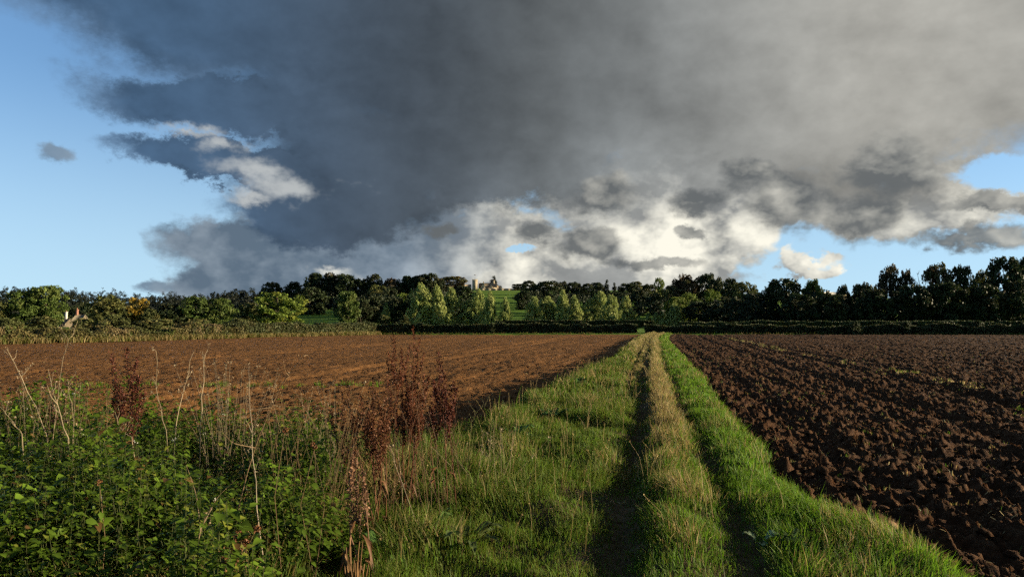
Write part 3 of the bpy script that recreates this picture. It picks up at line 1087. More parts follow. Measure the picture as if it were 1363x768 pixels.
def ridge_spots():
    r = np.random.default_rng(12)
    prof = np.array([(-80, 372), (0, 373), (20, 374), (45, 379), (65, 377), (90, 378), (112, 380), (130, 379), (150, 381), (175, 386), (200, 388), (225, 385),
                     (250, 388), (280, 385), (300, 381), (325, 376), (345, 376), (375, 382), (420, 374), (560, 374), (640, 386)], float)
    out = []
    for k in range(720):
        px = r.uniform(-260, 610) if k % 4 else r.uniform(0, 400); Y = r.uniform(400, 930) if px < 380 else r.uniform(470, 900)
        f = (Y - 400) / 530
        ytop = np.interp(px, prof[:, 0], prof[:, 1]) + (1 - f) * 26 * r.uniform(0.8, 1.0) + r.uniform(0, 5)
        p = at(px, ytop, Y); z0 = float(hill_z(p[0], Y)) - 1
        if p[2] - z0 < 3 or (392 < px < 446 and Y < 600):
            continue
        h = p[2] - z0; out.append((p[0], Y, z0, r.uniform(9, 15), h))
    return out


woodland('ridge_wood', 'dark wood covering the whole ridge at left', ridge_spots(), [(0.009, 0.013, 0.010), (0.011, 0.016, 0.010), (0.014, 0.017, 0.010)], 1.25, 215, 3)  # leaf colours darkened to stand in for cloud shadow on the ridge


def under_spots():
    r = np.random.default_rng(13); out = []
    for k in range(150):                     # under the right-hand wood
        px = r.uniform(930, 1480); Y = r.uniform(262, 330)
        p = at(px, r.uniform(372, 400) if px > 1040 else r.uniform(388, 405), Y); z0 = float(hill_z(p[0], Y)) - 0.5
        out.append((p[0], Y, z0, r.uniform(7, 11), p[2] - z0))
    for k in range(150):                      # behind the poplars, right
        px = r.uniform(702, 960); Y = r.uniform(350, 640)
        p = at(px, r.uniform(384, 400), Y); z0 = float(hill_z(p[0], Y)) - 0.5
        if p[2] - z0 > 2:
            out.append((p[0], Y, z0, r.uniform(8, 12), p[2] - z0))
    for k in range(150):                      # under the central wood
        px = r.uniform(452, 622); Y = r.uniform(340, 600)
        p = at(px, r.uniform(386, 404), Y); z0 = float(hill_z(p[0], Y)) - 0.5
        if p[2] - z0 > 2:
            out.append((p[0], Y, z0, r.uniform(8, 12), p[2] - z0))
    return out


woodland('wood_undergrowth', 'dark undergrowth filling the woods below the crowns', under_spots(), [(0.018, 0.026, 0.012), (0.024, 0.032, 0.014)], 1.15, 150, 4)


# ---------------------------------------------------------------- hedges
def hedge(name, label, pts, width, height, cols, dens=42, leaf=0.13, rough=0.25, seed=1, lower=0.0):
    """clipped or wild hedge along a polyline on the ground"""
    r = np.random.default_rng(seed)
    pts = np.array(pts, float)
    seg = np.diff(pts, axis=0); L = np.linalg.norm(seg, axis=1); tot = L.sum()
    n = int(tot * (2 * height + width) * dens * 1.5); leaf = leaf * 1.8
    u = r.uniform(0, tot, n); cum = np.concatenate([[0], np.cumsum(L)])
    i = np.clip(np.searchsorted(cum, u, side='right') - 1, 0, len(L) - 1)
    f = (u - cum[i]) / L[i]
    base = pts[i] + seg[i] * f[:, None]
    nrm = np.stack([-seg[i][:, 1], seg[i][:, 0]], 1) / L[i][:, None]
    hh = height * (1 + rough * 2 * (fbm(u / 2.6, 0 * u + seed, seed, 3) - 0.5))
    wall = r.uniform(0, 1, n) < 2 * height / (2 * height + width)
    side = np.where(r.uniform(0, 1, n) < 0.6, -1.0, 1.0)
    z = np.where(wall, r.uniform(0.02, 1, n) * hh, hh)
    q = np.where(wall, side * width * 0.5 * (1 + 0.25 * (fbm(u / 0.8, z / 0.8, seed + 5, 2) - 0.5)), r.uniform(-0.5, 0.5, n) * width)
    P = np.stack([base[:, 0] + nrm[:, 0] * q, base[:, 1] + nrm[:, 1] * q, z + lower], 1) + r.normal(0, 0.09, (n, 3))
    k = fbm(u / 1.7, z / 1.2 + seed, seed + 9, 2)
    ci = np.clip(((k - 0.25) / 0.5 * len(cols)).astype(int), 0, len(cols) - 1)
    C = np.array(cols)[ci] * r.uniform(0.75, 1.25, (n, 1))
    V, F, CC = chips(P, leaf * r.uniform(0.6, 1.5, n), C, np.stack([nrm[:, 0] * np.sign(q) * 0.4, nrm[:, 1] * np.sign(q) * 0.4, np.full(n, 0.3)], 1))
    o = thing(name, label, 'hedge', (pts[0][0], pts[0][1], lower))
    V = V - np.array([pts[0][0], pts[0][1], lower])
    link('foliage', mesh_from('foliage', V, F, CC, False, M['foliage']), o)
    # matted twigs that fill the middle
    S = []; 
    ts = np.linspace(0.15, tot - 0.15, max(4, int(tot / 1.2)))
    for t in ts:
        j = min(np.searchsorted(cum, t, side='right') - 1, len(L) - 1)
        b = pts[j] + seg[j] * ((t - cum[j]) / L[j]) - pts[0]
        nn = np.array([-seg[j][1], seg[j][0]]) / L[j]
        hc = height * (1 + rough * 2 * (float(fbm(np.array(t / 2.6), np.array(float(seed)), seed, 3)) - 0.5)) - 0.12
        hw = width * 0.5 - 0.15
        S.append([(b[0] - nn[0] * hw, b[1] - nn[1] * hw, -0.1), (b[0] - nn[0] * hw, b[1] - nn[1] * hw, hc), (b[0] + nn[0] * hw, b[1] + nn[1] * hw, hc), (b[0] + nn[0] * hw, b[1] + nn[1] * hw, -0.1)])
    S = np.array(S); nS = len(S)
    Fc = [(i * 4 + k, i * 4 + (k + 1) % 4, (i + 1) * 4 + (k + 1) % 4, (i + 1) * 4 + k) for i in range(nS - 1) for k in range(4)] + [(0, 1, 2, 3), (nS * 4 - 1, nS * 4 - 2, nS * 4 - 3, nS * 4 - 4)]
    link('twig_core', mesh_from('twig_core', S.reshape(-1, 3), np.array(Fc), None, False, M['twig']), o)
    # woody stems inside
    g = Geo()
    for t in np.arange(0.3, tot, 0.9):
        j = min(np.searchsorted(cum, t, side='right') - 1, len(L) - 1)
        b = pts[j] + seg[j] * ((t - cum[j]) / L[j]) - pts[0]
        g.add(*tube([(b[0], b[1], -0.1), (b[0] + r.normal(0, .1), b[1], height * 0.5), (b[0] + r.normal(0, .25), b[1] + r.normal(0, .1), height * 0.85)], [0.04, 0.03, 0.012], 3), (0.06, 0.05, 0.04))
    link('stems', g.mesh('stems', M['bark']), o, kind='stuff')


DK = [(0.026, 0.036, 0.013), (0.034, 0.046, 0.015), (0.055, 0.056, 0.020), (0.045, 0.060, 0.018)]
OL = [(0.052, 0.058, 0.018), (0.080, 0.072, 0.024), (0.120, 0.096, 0.036), (0.065, 0.080, 0.020)]
gx = lambda px, Y: at(px, 430, Y)[0]
hedge('hedge', 'dark clipped field hedge running from the left herbage to the gap', [(gx(496, 137), 137), (gx(700, 138), 138), (gx(848, 138), 138)], 1.6, 1.55, DK, 46, 0.14, 0.30, 3, -0.1)
hedge('hedge', 'dark clipped field hedge running right from the gap along the field end', [(gx(858, 138), 138), (gx(1100, 137), 137), (gx(1480, 128), 128)], 1.6, 1.35, DK + [(0.05, 0.055, 0.02)], 46, 0.14, 0.45, 4, -0.1)
hedge('hedge', 'second paler hedge line behind the right hand field hedge', [(gx(905, 172), 172), (gx(1150, 168), 168), (gx(1480, 160), 160)], 2.0, 2.0, [(0.035, 0.048, 0.018), (0.06, 0.075, 0.026), (0.045, 0.055, 0.02)], 36, 0.17, 0.2, 5)
hedge('hedge', 'dark hedge behind the middle field hedge at the foot of the poplars', [(gx(660, 250), 250), (gx(870, 246), 246)], 2.0, 2.1, DK, 24, 0.22, 0.1, 6, 0.4)
hedge('hedge', 'overgrown olive and brown hedge along the left rim of the field', [(-74, 40), (-58, 66), (-47.5, 83), (-40, 104)], 2.6, 1.35, OL + [(0.13, 0.10, 0.045)], 60, 0.10, 0.9, 7, -0.2)
hedge('hedge', 'trimmed olive hedge between the wild herbage and the dark field hedge', [(-39.6, 104), (-33, 120), (-25.8, 136)], 2.0, 1.75, [(0.045, 0.055, 0.02), (0.060, 0.068, 0.024), (0.08, 0.075, 0.03)], 52, 0.12, 0.2, 8, -0.2)
for (px, yt, w, lab) in ((560, 429, 12, 'small bush topping the dark hedge left of the poplars'), (655, 430, 10, 'small bush topping the dark hedge below the hill pasture'),
                         (1138, 427, 16, 'dark bush rising from the right hand hedge beneath the open trees'), (1205, 428, 14, 'low bush rising from the right hand hedge beneath the bare tree'),
                         (1300, 427, 18, 'bush rising from the right hand hedge near its right end')):
    T(px, yt, w, 'darkshrub', 137 if px < 900 else 133, lab, 'bush', 'bush', zbase=-0.2)
T(392, 428, 38, 'darkshrub', 118, 'dark rounded bush just in front of the olive hedge', 'bush', 'bush', zbase=-0.2)
for (px, yt, w, Y, lab) in ((12, 424, 40, 92, 'brownish bramble bush at the left edge behind the field rim'), (58, 421, 44, 96, 'yellow olive bush below the big pair of trees'),
                            (112, 424, 34, 98, 'olive bush in front of the half hidden cottage'), (152, 419, 40, 100, 'green bush below the rounded olive tree'),
                            (205, 424, 50, 104, 'spreading olive bush below the orange autumn tree'), (262, 425, 44, 110, 'low olive bush below the two joined trees'),
                            (318, 424, 40, 116, 'pale olive bush left of the big round sunlit tree')):
    T(px, yt, w, 'shrub', Y, lab, 'bush', 'bush', 'bushes along the left field rim', zbase=-0.2)
# ================================================================ BUILDINGS
def add_part(name, parent, V, F, mat, **kw):
    me = mesh_from(name, V, np.concatenate([F[:, [0, 1, 2]], F[:, [0, 2, 3]]]) if F.shape[1] == 4 else F, None, False, mat)
    return link(name, me, parent, **kw)


def gable_roof(x0, x1, y0, y1, z0, z1, along='x', over=0.3, thick=0.3):
    """closed pitched roof slab"""
    g = Geo()
    if along == 'x':
        ym = (y0 + y1) / 2
        prof = [(y0 - over, z0 - 0.15), (ym, z1), (y1 + over, z0 - 0.15), (y1 + over, z0 - 0.15 + thick), (ym, z1 + thick), (y0 - over, z0 - 0.15 + thick)]
        A = [(x0 - over, a, b) for a, b in prof]; B = [(x1 + over, a, b) for a, b in prof]
    else:
        xm = (x0 + x1) / 2
        prof = [(x0 - over, z0 - 0.15), (xm, z1), (x1 + over, z0 - 0.15), (x1 + over, z0 - 0.15 + thick), (xm, z1 + thick), (x0 - over, z0 - 0.15 + thick)]
        A = [(a, y0 - over, b) for a, b in prof]; B = [(a, y1 + over, b) for a, b in prof]
    V = np.array(A + B, float)
    F = [(i, (i + 1) % 6, 6 + (i + 1) % 6, 6 + i) for i in range(6)] + [(0, 1, 4, 5), (1, 2, 3, 4), (6, 11, 10, 7), (7, 10, 9, 8)]
    return V, np.array(F)


def gabled_walls(x0, x1, y0, y1, z0, z1, zr, along='x'):
    """walls with the two gable triangles"""
    if along == 'x':
        ym = (y0 + y1) / 2
        V = [(x0, y0, z0), (x1, y0, z0), (x1, y1, z0), (x0, y1, z0), (x0, y0, z1), (x1, y0, z1), (x1, y1, z1), (x0, y1, z1), (x0, ym, zr), (x1, ym, zr)]
        F = [(0, 1, 5), (0, 5, 4), (2, 3, 7), (2, 7, 6), (1, 2, 6), (1, 6, 5), (5, 6, 9), (3, 0, 4), (3, 4, 7), (7, 4, 8)]
    else:
        xm = (x0 + x1) / 2
        V = [(x0, y0, z0), (x1, y0, z0), (x1, y1, z0), (x0, y1, z0), (x0, y0, z1), (x1, y0, z1), (x1, y1, z1), (x0, y1, z1), (xm, y0, zr), (xm, y1, zr)]
        F = [(0, 1, 5), (0, 5, 4), (4, 5, 8), (2, 3, 7), (2, 7, 6), (6, 7, 9), (1, 2, 6), (1, 6, 5), (3, 0, 4), (3, 4, 7)]
    return np.array(V, float), np.array(F)


def window(parent, x, y, z, w, h, axis='y'):
    """recessed-look window: stone frame standing 4 cm proud with a dark pane in it (faces -y or +x)"""
    t = 0.14
    if axis == 'y':
        bars = [box(x - w / 2 - t, x + w / 2 + t, y - 0.10, y + 0.05, z + h, z + h + t), box(x - w / 2 - t, x + w / 2 + t, y - 0.14, y + 0.05, z - t, z),
                box(x - w / 2 - t, x - w / 2, y - 0.10, y + 0.05, z, z + h), box(x + w / 2, x + w / 2 + t, y - 0.10, y + 0.05, z, z + h)]
        pane = box(x - w / 2, x + w / 2, y - 0.03, y + 0.04, z, z + h)
    else:
        bars = [box(x - 0.05, x + 0.10, y - w / 2 - t, y + w / 2 + t, z + h, z + h + t), box(x - 0.05, x + 0.14, y - w / 2 - t, y + w / 2 + t, z - t, z),
                box(x - 0.05, x + 0.10, y - w / 2 - t, y - w / 2, z, z + h), box(x - 0.05, x + 0.10, y + w / 2, y + w / 2 + t, z, z + h)]
        pane = box(x - 0.04, x + 0.03, y - w / 2, y + w / 2, z, z + h)
    g = Geo()
    for b in bars:
        g.add(*b)
    o = link('window', g.mesh('window', M['stone']), parent)
    add_part('pane', o, *pane, M['dark_glass'])
    return o


def chimney(parent, x, y, z0, z1, w, d, mat, pots=2):
    g = Geo()
    g.add(*box(x - w / 2, x + w / 2, y - d / 2, y + d / 2, z0, z1)); g.add(*box(x - w / 2 - .12, x + w / 2 + .12, y - d / 2 - .12, y + d / 2 + .12, z1 + .003, z1 + 0.25))
    o = link('chimney', g.mesh('chimney', mat), parent)
    for k in range(pots):
        xx = x + (k - (pots - 1) / 2) * w / max(pots, 1)
        V, F = tube([(xx, y, z1 + 0.25), (xx, y, z1 + 0.9)], [0.2, 0.16], 8)
        add_part('chimney_pot', o, V, F, M['brick'])
    return o


HY = 900.0


def hx(px):
    return at(px, 385, HY)[0]


def hz(py):
    return at(660, py, HY)[2]


def manor():
    z0 = hz(386) - 2
    # tower
    x0, x1 = hx(628.6), hx(635.4); cx = (x0 + x1) / 2
    o = thing('stone_tower', 'square pale stone tower with battlements at the hilltop manor', 'tower', (cx, HY + 3, z0))
    a = (x1 - x0) / 2; h = hz(372.5) - z0
    add_part('wall', o, *box(-a, a, -3, 3, 0, h), M['stone'])
    add_part('string_course', o, *box(-a - .15, a + .15, -3.15, 3.15, h - 1.6, h - 1.2), M['stone'])
    for i in range(4):
        for yy in (-3.02, 2.42):
            x = -a + (2 * a - 0.9) * i / 3
            add_part('merlon', o, *box(x, x + 0.9, yy, yy + 0.6, h + .003, h + 1.0), M['stone'])
    for i in range(1, 3):
        for xx in (-a - 0.02, a - 0.58):
            y = -3 + 5.1 * i / 3
            add_part('merlon', o, *box(xx, xx + 0.6, y, y + 0.9, h + .003, h + 1.0), M['stone'])
    for zz in (h - 4.2, h - 8):
        window(o, 0, -3, zz, 0.9, 1.7)
        window(o, a, 0, zz, 0.9, 1.7, 'x')
    fp = link('flagpole', mesh_from('flagpole', *tube([(0, 0, h), (0, 0, h + 6.6)], [0.12, 0.07], 6), None, False, M['wood']), o)
    add_part('weather_vane', fp, *box(-0.9, 0.9, -0.05, 0.05, h + 5.9, h + 6.6), M['wood'])

    # main range with gables right of the tower
    o = thing('manor_house', 'gabled pale stone manor range right of the battlemented tower', 'house', (hx(647), HY + 6, z0))
    X = lambda px: hx(px) - hx(647)
    ze, zr = hz(382.5) - z0, hz(376.5) - z0
    add_part('wall', o, *gabled_walls(X(637), X(661), -1, 8, 0, ze, zr, 'x'), M['stone'])
    rf = add_part('roof', o, *gable_roof(X(637), X(661), -1, 8, ze, zr), M['manor_roof'])
    for (p0, p1, peak) in ((639.5, 647.0, 376.8), (652, 656, 379)):
        add_part('gable', o, *gabled_walls(X(p0), X(p1), -5, -1.05, 0, ze - 0.3, hz(peak) - z0, 'y'), M['stone'])
        add_part('gable_roof', o, *gable_roof(X(p0), X(p1), -4.8, 3, ze - 0.3, hz(peak) - z0 + 0.05, 'y', 0.15), M['manor_roof'])
        window(o, (X(p0) + X(p1)) / 2, -5, ze - 3.2, 1.2, 1.8)
    for p in (649.5, 658.5):
        window(o, X(p), -1, ze - 3, 1.2, 1.7)
    chimney(rf, X(656.7), 3.5, ze, hz(373.2) - z0, 2.6, 1.3, M['stone'], 3)
    chimney(rf, X(643), 5.5, ze, hz(375.2) - z0, 1.4, 1.1, M['stone'], 2)
    # lower wing sloping away
    o2 = thing('side_wing', 'low brown roofed wing at the right end of the manor', 'house', (hx(663.5), HY + 6, z0))
    add_part('wall', o2, *gabled_walls(-2.2, 3.2, -1, 6, 0, hz(384) - z0, hz(380.2) - z0, 'x'), M['stone'])
    add_part('roof', o2, *gable_roof(-2.2, 3.2, -1, 6, hz(384) - z0, hz(380.2) - z0), M['manor_roof'])
    window(o2, 0.5, -1, hz(385) - z0 - 1.2, 1.0, 1.1)
    # little white gable
    o3 = thing('garden_house', 'tiny white gabled garden house on the manor wall', 'house', (hx(667.6), HY + 2, z0))
    add_part('wall', o3, *gabled_walls(-1.3, 1.3, -1.5, 1.5, 0, hz(383.8) - z0, hz(381.3) - z0, 'y'), M['render'])
    add_part('roof', o3, *gable_roof(-1.3, 1.3, -1.3, 1.5, hz(383.8) - z0, hz(381.3) - z0, 'y', 0.2, 0.18), M['manor_roof'])
    # left range, shaded, with three chimneys
    o4 = thing('manor_wing', 'shaded manor range with three pale chimneys left of the tower', 'house', (hx(603), HY + 8, z0))
    X = lambda px: hx(px) - hx(603)
    ze, zr = hz(383) - z0, hz(379) - z0
    add_part('wall', o4, *gabled_walls(X(595), X(614), -1, 7, 0, ze, zr, 'x'), M['stone'])
    r4 = add_part('roof', o4, *gable_roof(X(595), X(614), -1, 7, ze, zr), M['manor_roof'])
    for p in (598.0, 602.2, 606.3):
        chimney(r4, X(p), 3, ze, hz(376.6) - z0, 1.3, 1.1, M['render'], 2)
    for p in (597.5, 601.5, 605.5, 610):
        window(o4, X(p), -1, ze - 2.6, 1.1, 1.6)
    o5 = thing('link_range', 'pale low stone range joining the chimneyed wing to the tower', 'house', (hx(622.5), HY + 6, z0))
    add_part('wall', o5, *gabled_walls(-3.6, 3.6, -1, 5, 0, hz(381.6) - z0, hz(378.6) - z0, 'x'), M['stone'])
    add_part('roof', o5, *gable_roof(-3.6, 3.6, -1, 5, hz(381.6) - z0, hz(378.6) - z0), M['manor_roof'])
    for x in (-2, 0, 2):
        window(o5, x, -1, hz(383.5) - z0, 0.9, 1.2)
    # garden wall
    wx0, wx1 = hx(638), hx(706)
    g0 = thing('garden_wall', 'long pale stone garden wall with buttresses above the hill pasture', 'wall', (wx0, HY - 8, hz(388.5) - 1.5))
    Lw = wx1 - wx0; top = hz(384.6) - hz(388.5) + 1.5; nseg = 8
    for k in range(nseg):
        a, b = Lw * k / nseg, Lw * (k + 1) / nseg
        add_part('wall_panel', g0, *box(a + .25, b - .25, 0, 0.6, 0, top - 0.12 * (k % 3)), M['stone_wall'])
        add_part('coping', g0, *box(a + .25, b - .25, -0.12, 0.72, top - 0.12 * (k % 3) + .003, top - 0.12 * (k % 3) + .25), M['stone'])
    for k in range(nseg + 1):
        a = Lw * k / nseg
        add_part('buttress', g0, *box(a - .25, a + .25, -0.7, 0.65, 0, top + 0.1), M['slate'])


manor()


def cottage(px, ridge_y, Y, w, label, roof_mat, wall_mat, ch, name='cottage', rz=0.0):
    p = at(px, ridge_y, Y); z0 = float(hill_z(p[0], Y)) - 0.2
    o = thing(name, label, 'cottage', (p[0], Y, z0), rz)
    zr = p[2] - z0; ze = zr * 0.55
    add_part('wall', o, *gabled_walls(-w / 2, w / 2, -2.6, 2.6, 0, ze, zr, 'x'), wall_mat)
    rf = add_part('roof', o, *gable_roof(-w / 2, w / 2, -2.6, 2.6, ze, zr), roof_mat)
    for (x, t) in ch:
        chimney(rf, x, 0.0, ze, at(px, t, Y)[2] - z0, 0.8, 0.7, M['brick'] if x < 0 else M['render'], 1)
    for x in (-w * 0.28, w * 0.28):
        window(o, x, -2.6, ze * 0.45, 0.9, 1.0)
    add_part('door', o, *box(-0.45, 0.45, -2.66, -2.58, 0, 1.95), M['wood'])
    return o


cottage(107.5, 419.6, 300, 3.4, 'half hidden cottage with pale sunlit roof and brick chimney at left', M['thatch'], M['slate'], [(-1.45, 412.8)])
cottage(88, 425, 306, 3.0, 'white chimneyed cottage almost hidden by the big pair of trees', M['slate'], M['slate'], [(0.02, 415.8)])
cottage(242, 422, 272, 2.8, 'small pale cottage glimpsed between the dark bushes at left', M['slate'], M['render'], [(0.6, 417.0)])


def barn():
    p = at(1109, 389.5, 420); z0 = float(hill_z(p[0], 420))
    o = thing('barn', 'long pale barn roof just showing above the right hand wood', 'barn', (p[0], 420, z0))
    zr = p[2] - z0
    add_part('wall', o, *gabled_walls(-6, 6, -4, 4, 0, zr - 1.2, zr, 'x'), M['stone_wall'])
    add_part('roof', o, *gable_roof(-6, 6, -4, 4, zr - 1.2, zr), M['render'])
    add_part('door', o, *box(-1.6, 1.6, -4.08, -3.98, 0, 3.4), M['wood'])


barn()


def post():
    p = at(433, 443.5, 128)
    o = thing('marker_post', 'short white post standing at the foot of the olive hedge', 'post', (p[0], 128, -0.25))
    add_part('shaft', o, *box(-0.09, 0.09, -0.09, 0.09, -0.2, 1.05), M['paint'])
    V = np.array([(-.11, -.11, 1.053), (.11, -.11, 1.053), (.11, .11, 1.053), (-.11, .11, 1.053), (0, 0, 1.2)], float)
    add_part('cap', o, V, np.array([(0, 1, 4), (1, 2, 4), (2, 3, 4), (3, 0, 4), (0, 2, 1), (0, 3, 2)]), M['paint'])


post()
# ================================================================ GRASS
LUSH = np.array((0.085, 0.170, 0.010)); GREEN = np.array((0.040, 0.086, 0.008)); OLIVE = np.array((0.095, 0.105, 0.018))
STRAW = np.array((0.25, 0.18, 0.07)); PALE = np.array((0.36, 0.28, 0.13))


def scatter_strip(n, y0, y1):
    """random spots on the track strip (even in ground area)"""
    Y = y0 + (y1 - y0) * rng.uniform(0, 1, n)
    bl = np.maximum(verge_left(Y), -3.4); br = bound_right(Y)
    s = bl - 0.25 + (br - bl + 0.5) * rng.uniform(0, 1, n)
    return s, Y, bl, br


def grass_zone(n, y0, y1, wid, seed):
    s, Y, bl, br = scatter_strip(n, y0, y1)
    X = s + track_x(Y)
    z = track_z(s, Y)
    rl, rr, rx = rut_l(Y), rut_r(Y), rut_x(Y)
    g = lambda c, w: np.exp(-((s - c) / w) ** 2)
    bare = 0.55 + 0.6 * fbm(Y / 1.2, s / 0.5, seed + 11, 2)
    rut = np.clip(np.maximum(np.maximum(g(rl, 0.22), g(rr, 0.17) * 0.8), g(rx, 0.13) * sstep(15, 22, Y)) * bare, 0, 1)
    patch = np.clip(0.5 + 1.5 * (fbm(X / 0.75, Y / 0.75, seed, 3) - 0.5), 0, 1)
    patch2 = fbm(X / 0.35 + 7, Y / 0.35, seed + 3, 2)
    # how dry: the crown of the track is straw, most of all in the middle distance
    centre = g((rl + rr) / 2, 0.36)
    leftdry = g(-1.3, 0.5) * sstep(24, 60, Y) + g(-0.75, 0.25) * sstep(20, 28, Y)
    midd = sstep(9.0, 14, Y) * 0.75 + 0.45
    dry = np.clip(centre * midd + leftdry * 0.8 + 0.95 * (patch - 0.55) + 0.45 * sstep(30, 80, Y) * (s < rr), 0, 1)
    dry = np.where(s > rr + 0.2, np.minimum(dry, 0.12 + 0.35 * sstep(0.58, 0.7, patch)), dry)
    keep = rng.uniform(0, 1, n) > rut * 0.85
    keep &= (s > bl - 0.2 + 0.3 * (patch2 - 0.5)) & (s < br + 0.2 + 0.5 * (patch2 - 0.5))
    h = 0.05 + 0.33 * patch ** 1.3 + 0.08 * patch2
    h = np.where(s > rr + 0.15, 0.10 + 0.15 * patch + 0.06 * patch2, h)
    h = h + 0.07 * dry * centre + 0.10 * np.clip((rl - 0.6 - s), 0, 1) * patch
    h = h * rng.uniform(0.45, 1.2, n) * (1 - 0.6 * rut) * 0.68
    tuft = (rng.uniform(0, 1, n) < 0.02)
    h = np.where(tuft & (rut < 0.3), h * 1.7, h)
    pick = rng.uniform(0, 1, n)
    isdry = pick < dry * 0.92
    c = np.where((rng.uniform(0, 1, n) < 0.55)[:, None], LUSH, GREEN)
    c = np.where((s < rl)[:, None], c * 0.6 + np.array((0.07, 0.11, 0.014)) * 0.4, c)
    c = np.where((rng.uniform(0, 1, n) < np.where(s < rl, 0.34, 0.13))[:, None], OLIVE, c)
    cd = np.where((rng.uniform(0, 1, n) < 0.6 - 0.35 * sstep(20, 60, Y))[:, None], STRAW, np.where((rng.uniform(0, 1, n) < 0.55)[:, None], PALE, OLIVE))
    c = np.where((s > rr + 0.1)[:, None], c * 1.25, c)
    c = np.where(isdry[:, None], cd, c) * rng.uniform(0.72, 1.28, n)[:, None]
    tip = np.where((rng.uniform(0, 1, n) < 0.25)[:, None], c * 0.6 + OLIVE * 0.5, c)
    a = rng.uniform(0, 2 * np.pi, n); ll = h * rng.uniform(0.15, 0.85, n)
    sw = 6.28 * fbm(X / 0.6, Y / 0.6, seed + 8, 2)
    lean = np.stack([np.cos(a) + 0.8 * np.cos(sw * 2), np.sin(a) + 0.8 * np.sin(sw * 2)], 1) * (ll * 0.75)[:, None]
    w = wid * rng.uniform(0.6, 1.4, n)
    k = keep
    base = np.stack([X, Y, z - 0.012], 1)
    return blades(base[k], h[k], w[k], lean[k], c[k], tip[k])


def make_grass():
    g = Geo()
    for (n, y0, y1, w, sd) in ((26000, 2.6, 4.6, 0.006, 1), (64000, 4.6, 9, 0.0065, 2), (52000, 9, 16, 0.010, 3), (42000, 16, 32, 0.017, 4), (30000, 32, 70, 0.034, 5), (20000, 70, 134, 0.065, 6)):
        g.add(*grass_zone(n, y0, y1, w, 77 if sd < 9 else 0))
    link('verge_grass', g.mesh('verge_grass', M['grass']), kind='stuff', label='green and straw coloured grass on the track and its verges', category='grass')
    # rank grass of the wide verge behind and under the weeds
    n = 46000
    Y = 3.0 + 9.4 * rng.uniform(0, 1, n) ** 0.8
    X = rng.uniform(-1, 0, n) * (Y * 0.80 + 3.0) + track_x(Y) - 2.6
    s = X - track_x(Y)
    ok = s > verge_left(Y) + 0.1
    patch = fbm(X / 1.1, Y / 1.1, 88, 3)
    h = (0.18 + 0.30 * patch) * rng.uniform(0.5, 1.3, n) * (1 - 0.5 * sstep(8.5, 11, Y))
    dry = rng.uniform(0, 1, n) < np.clip(0.15 + 1.6 * (patch - 0.5) + 0.25 * sstep(9, 14, Y), 0, 0.75)
    c = np.where(dry[:, None], STRAW * 0.8, np.where((rng.uniform(0, 1, n) < 0.5)[:, None], GREEN, OLIVE * 0.8)) * rng.uniform(0.7, 1.3, n)[:, None]
    a = rng.uniform(0, 6.28, n)
    lean = np.stack([np.cos(a), np.sin(a)], 1) * (h * rng.uniform(0.2, 0.9, n))[:, None]
    base = np.stack([X, Y, track_z(s, Y) - 0.01], 1)
    V, F, C = blades(base[ok], h[ok], (0.008 * rng.uniform(0.6, 1.5, n))[ok], lean[ok], c[ok])
    link('rank_grass', mesh_from('rank_grass', V, F, C, False, M['grass']), kind='stuff', label='rank mixed grass around the weeds at lower left', category='grass')
    # tall flowering culms with pale panicles standing out of the sward
    g = Geo(); n = 0
    while n < 300:
        Y = rng.uniform(5.8, 26); s = rng.uniform(-2.9, 1.2)
        if abs(s - rut_l(np.array(Y))) < 0.2 or abs(s - rut_r(np.array(Y))) < 0.2 or (s > 0.6 and rng.uniform() < 0.7):
            continue
        x = s + float(track_x(Y)); z = float(track_z(np.array(s), np.array(Y))); h = rng.uniform(0.25, 0.55)
        l = rng.normal(0, 0.10, 2); col = STRAW * rng.uniform(0.7, 1.25)
        r0 = 0.0009 + 0.00013 * Y
        P = [(x, Y, z), (x + l[0] * .4, Y + l[1] * .4, z + h * .6), (x + l[0] * 1.2, Y + l[1] * 1.2, z + h)]
        g.add(*tube(P, [r0, r0 * 0.8, r0 * 0.5], 3), col)
        m = 9; t = rng.uniform(0.74, 1, m)[:, None]
        pos = np.array(P[1]) + (np.array(P[2]) - np.array(P[1])) * ((t - 0.6) / 0.4) + rng.normal(0, 0.006, (m, 3))
        g.add(*chips(pos, rng.uniform(0.008, 0.018, m), np.repeat(col[None], m, 0)))
        n += 1
    link('grass_culms', g.mesh('grass_culms', M['dry']), kind='stuff', label='thin straw coloured seeding grass stems over the sward', category='grass')


make_grass()


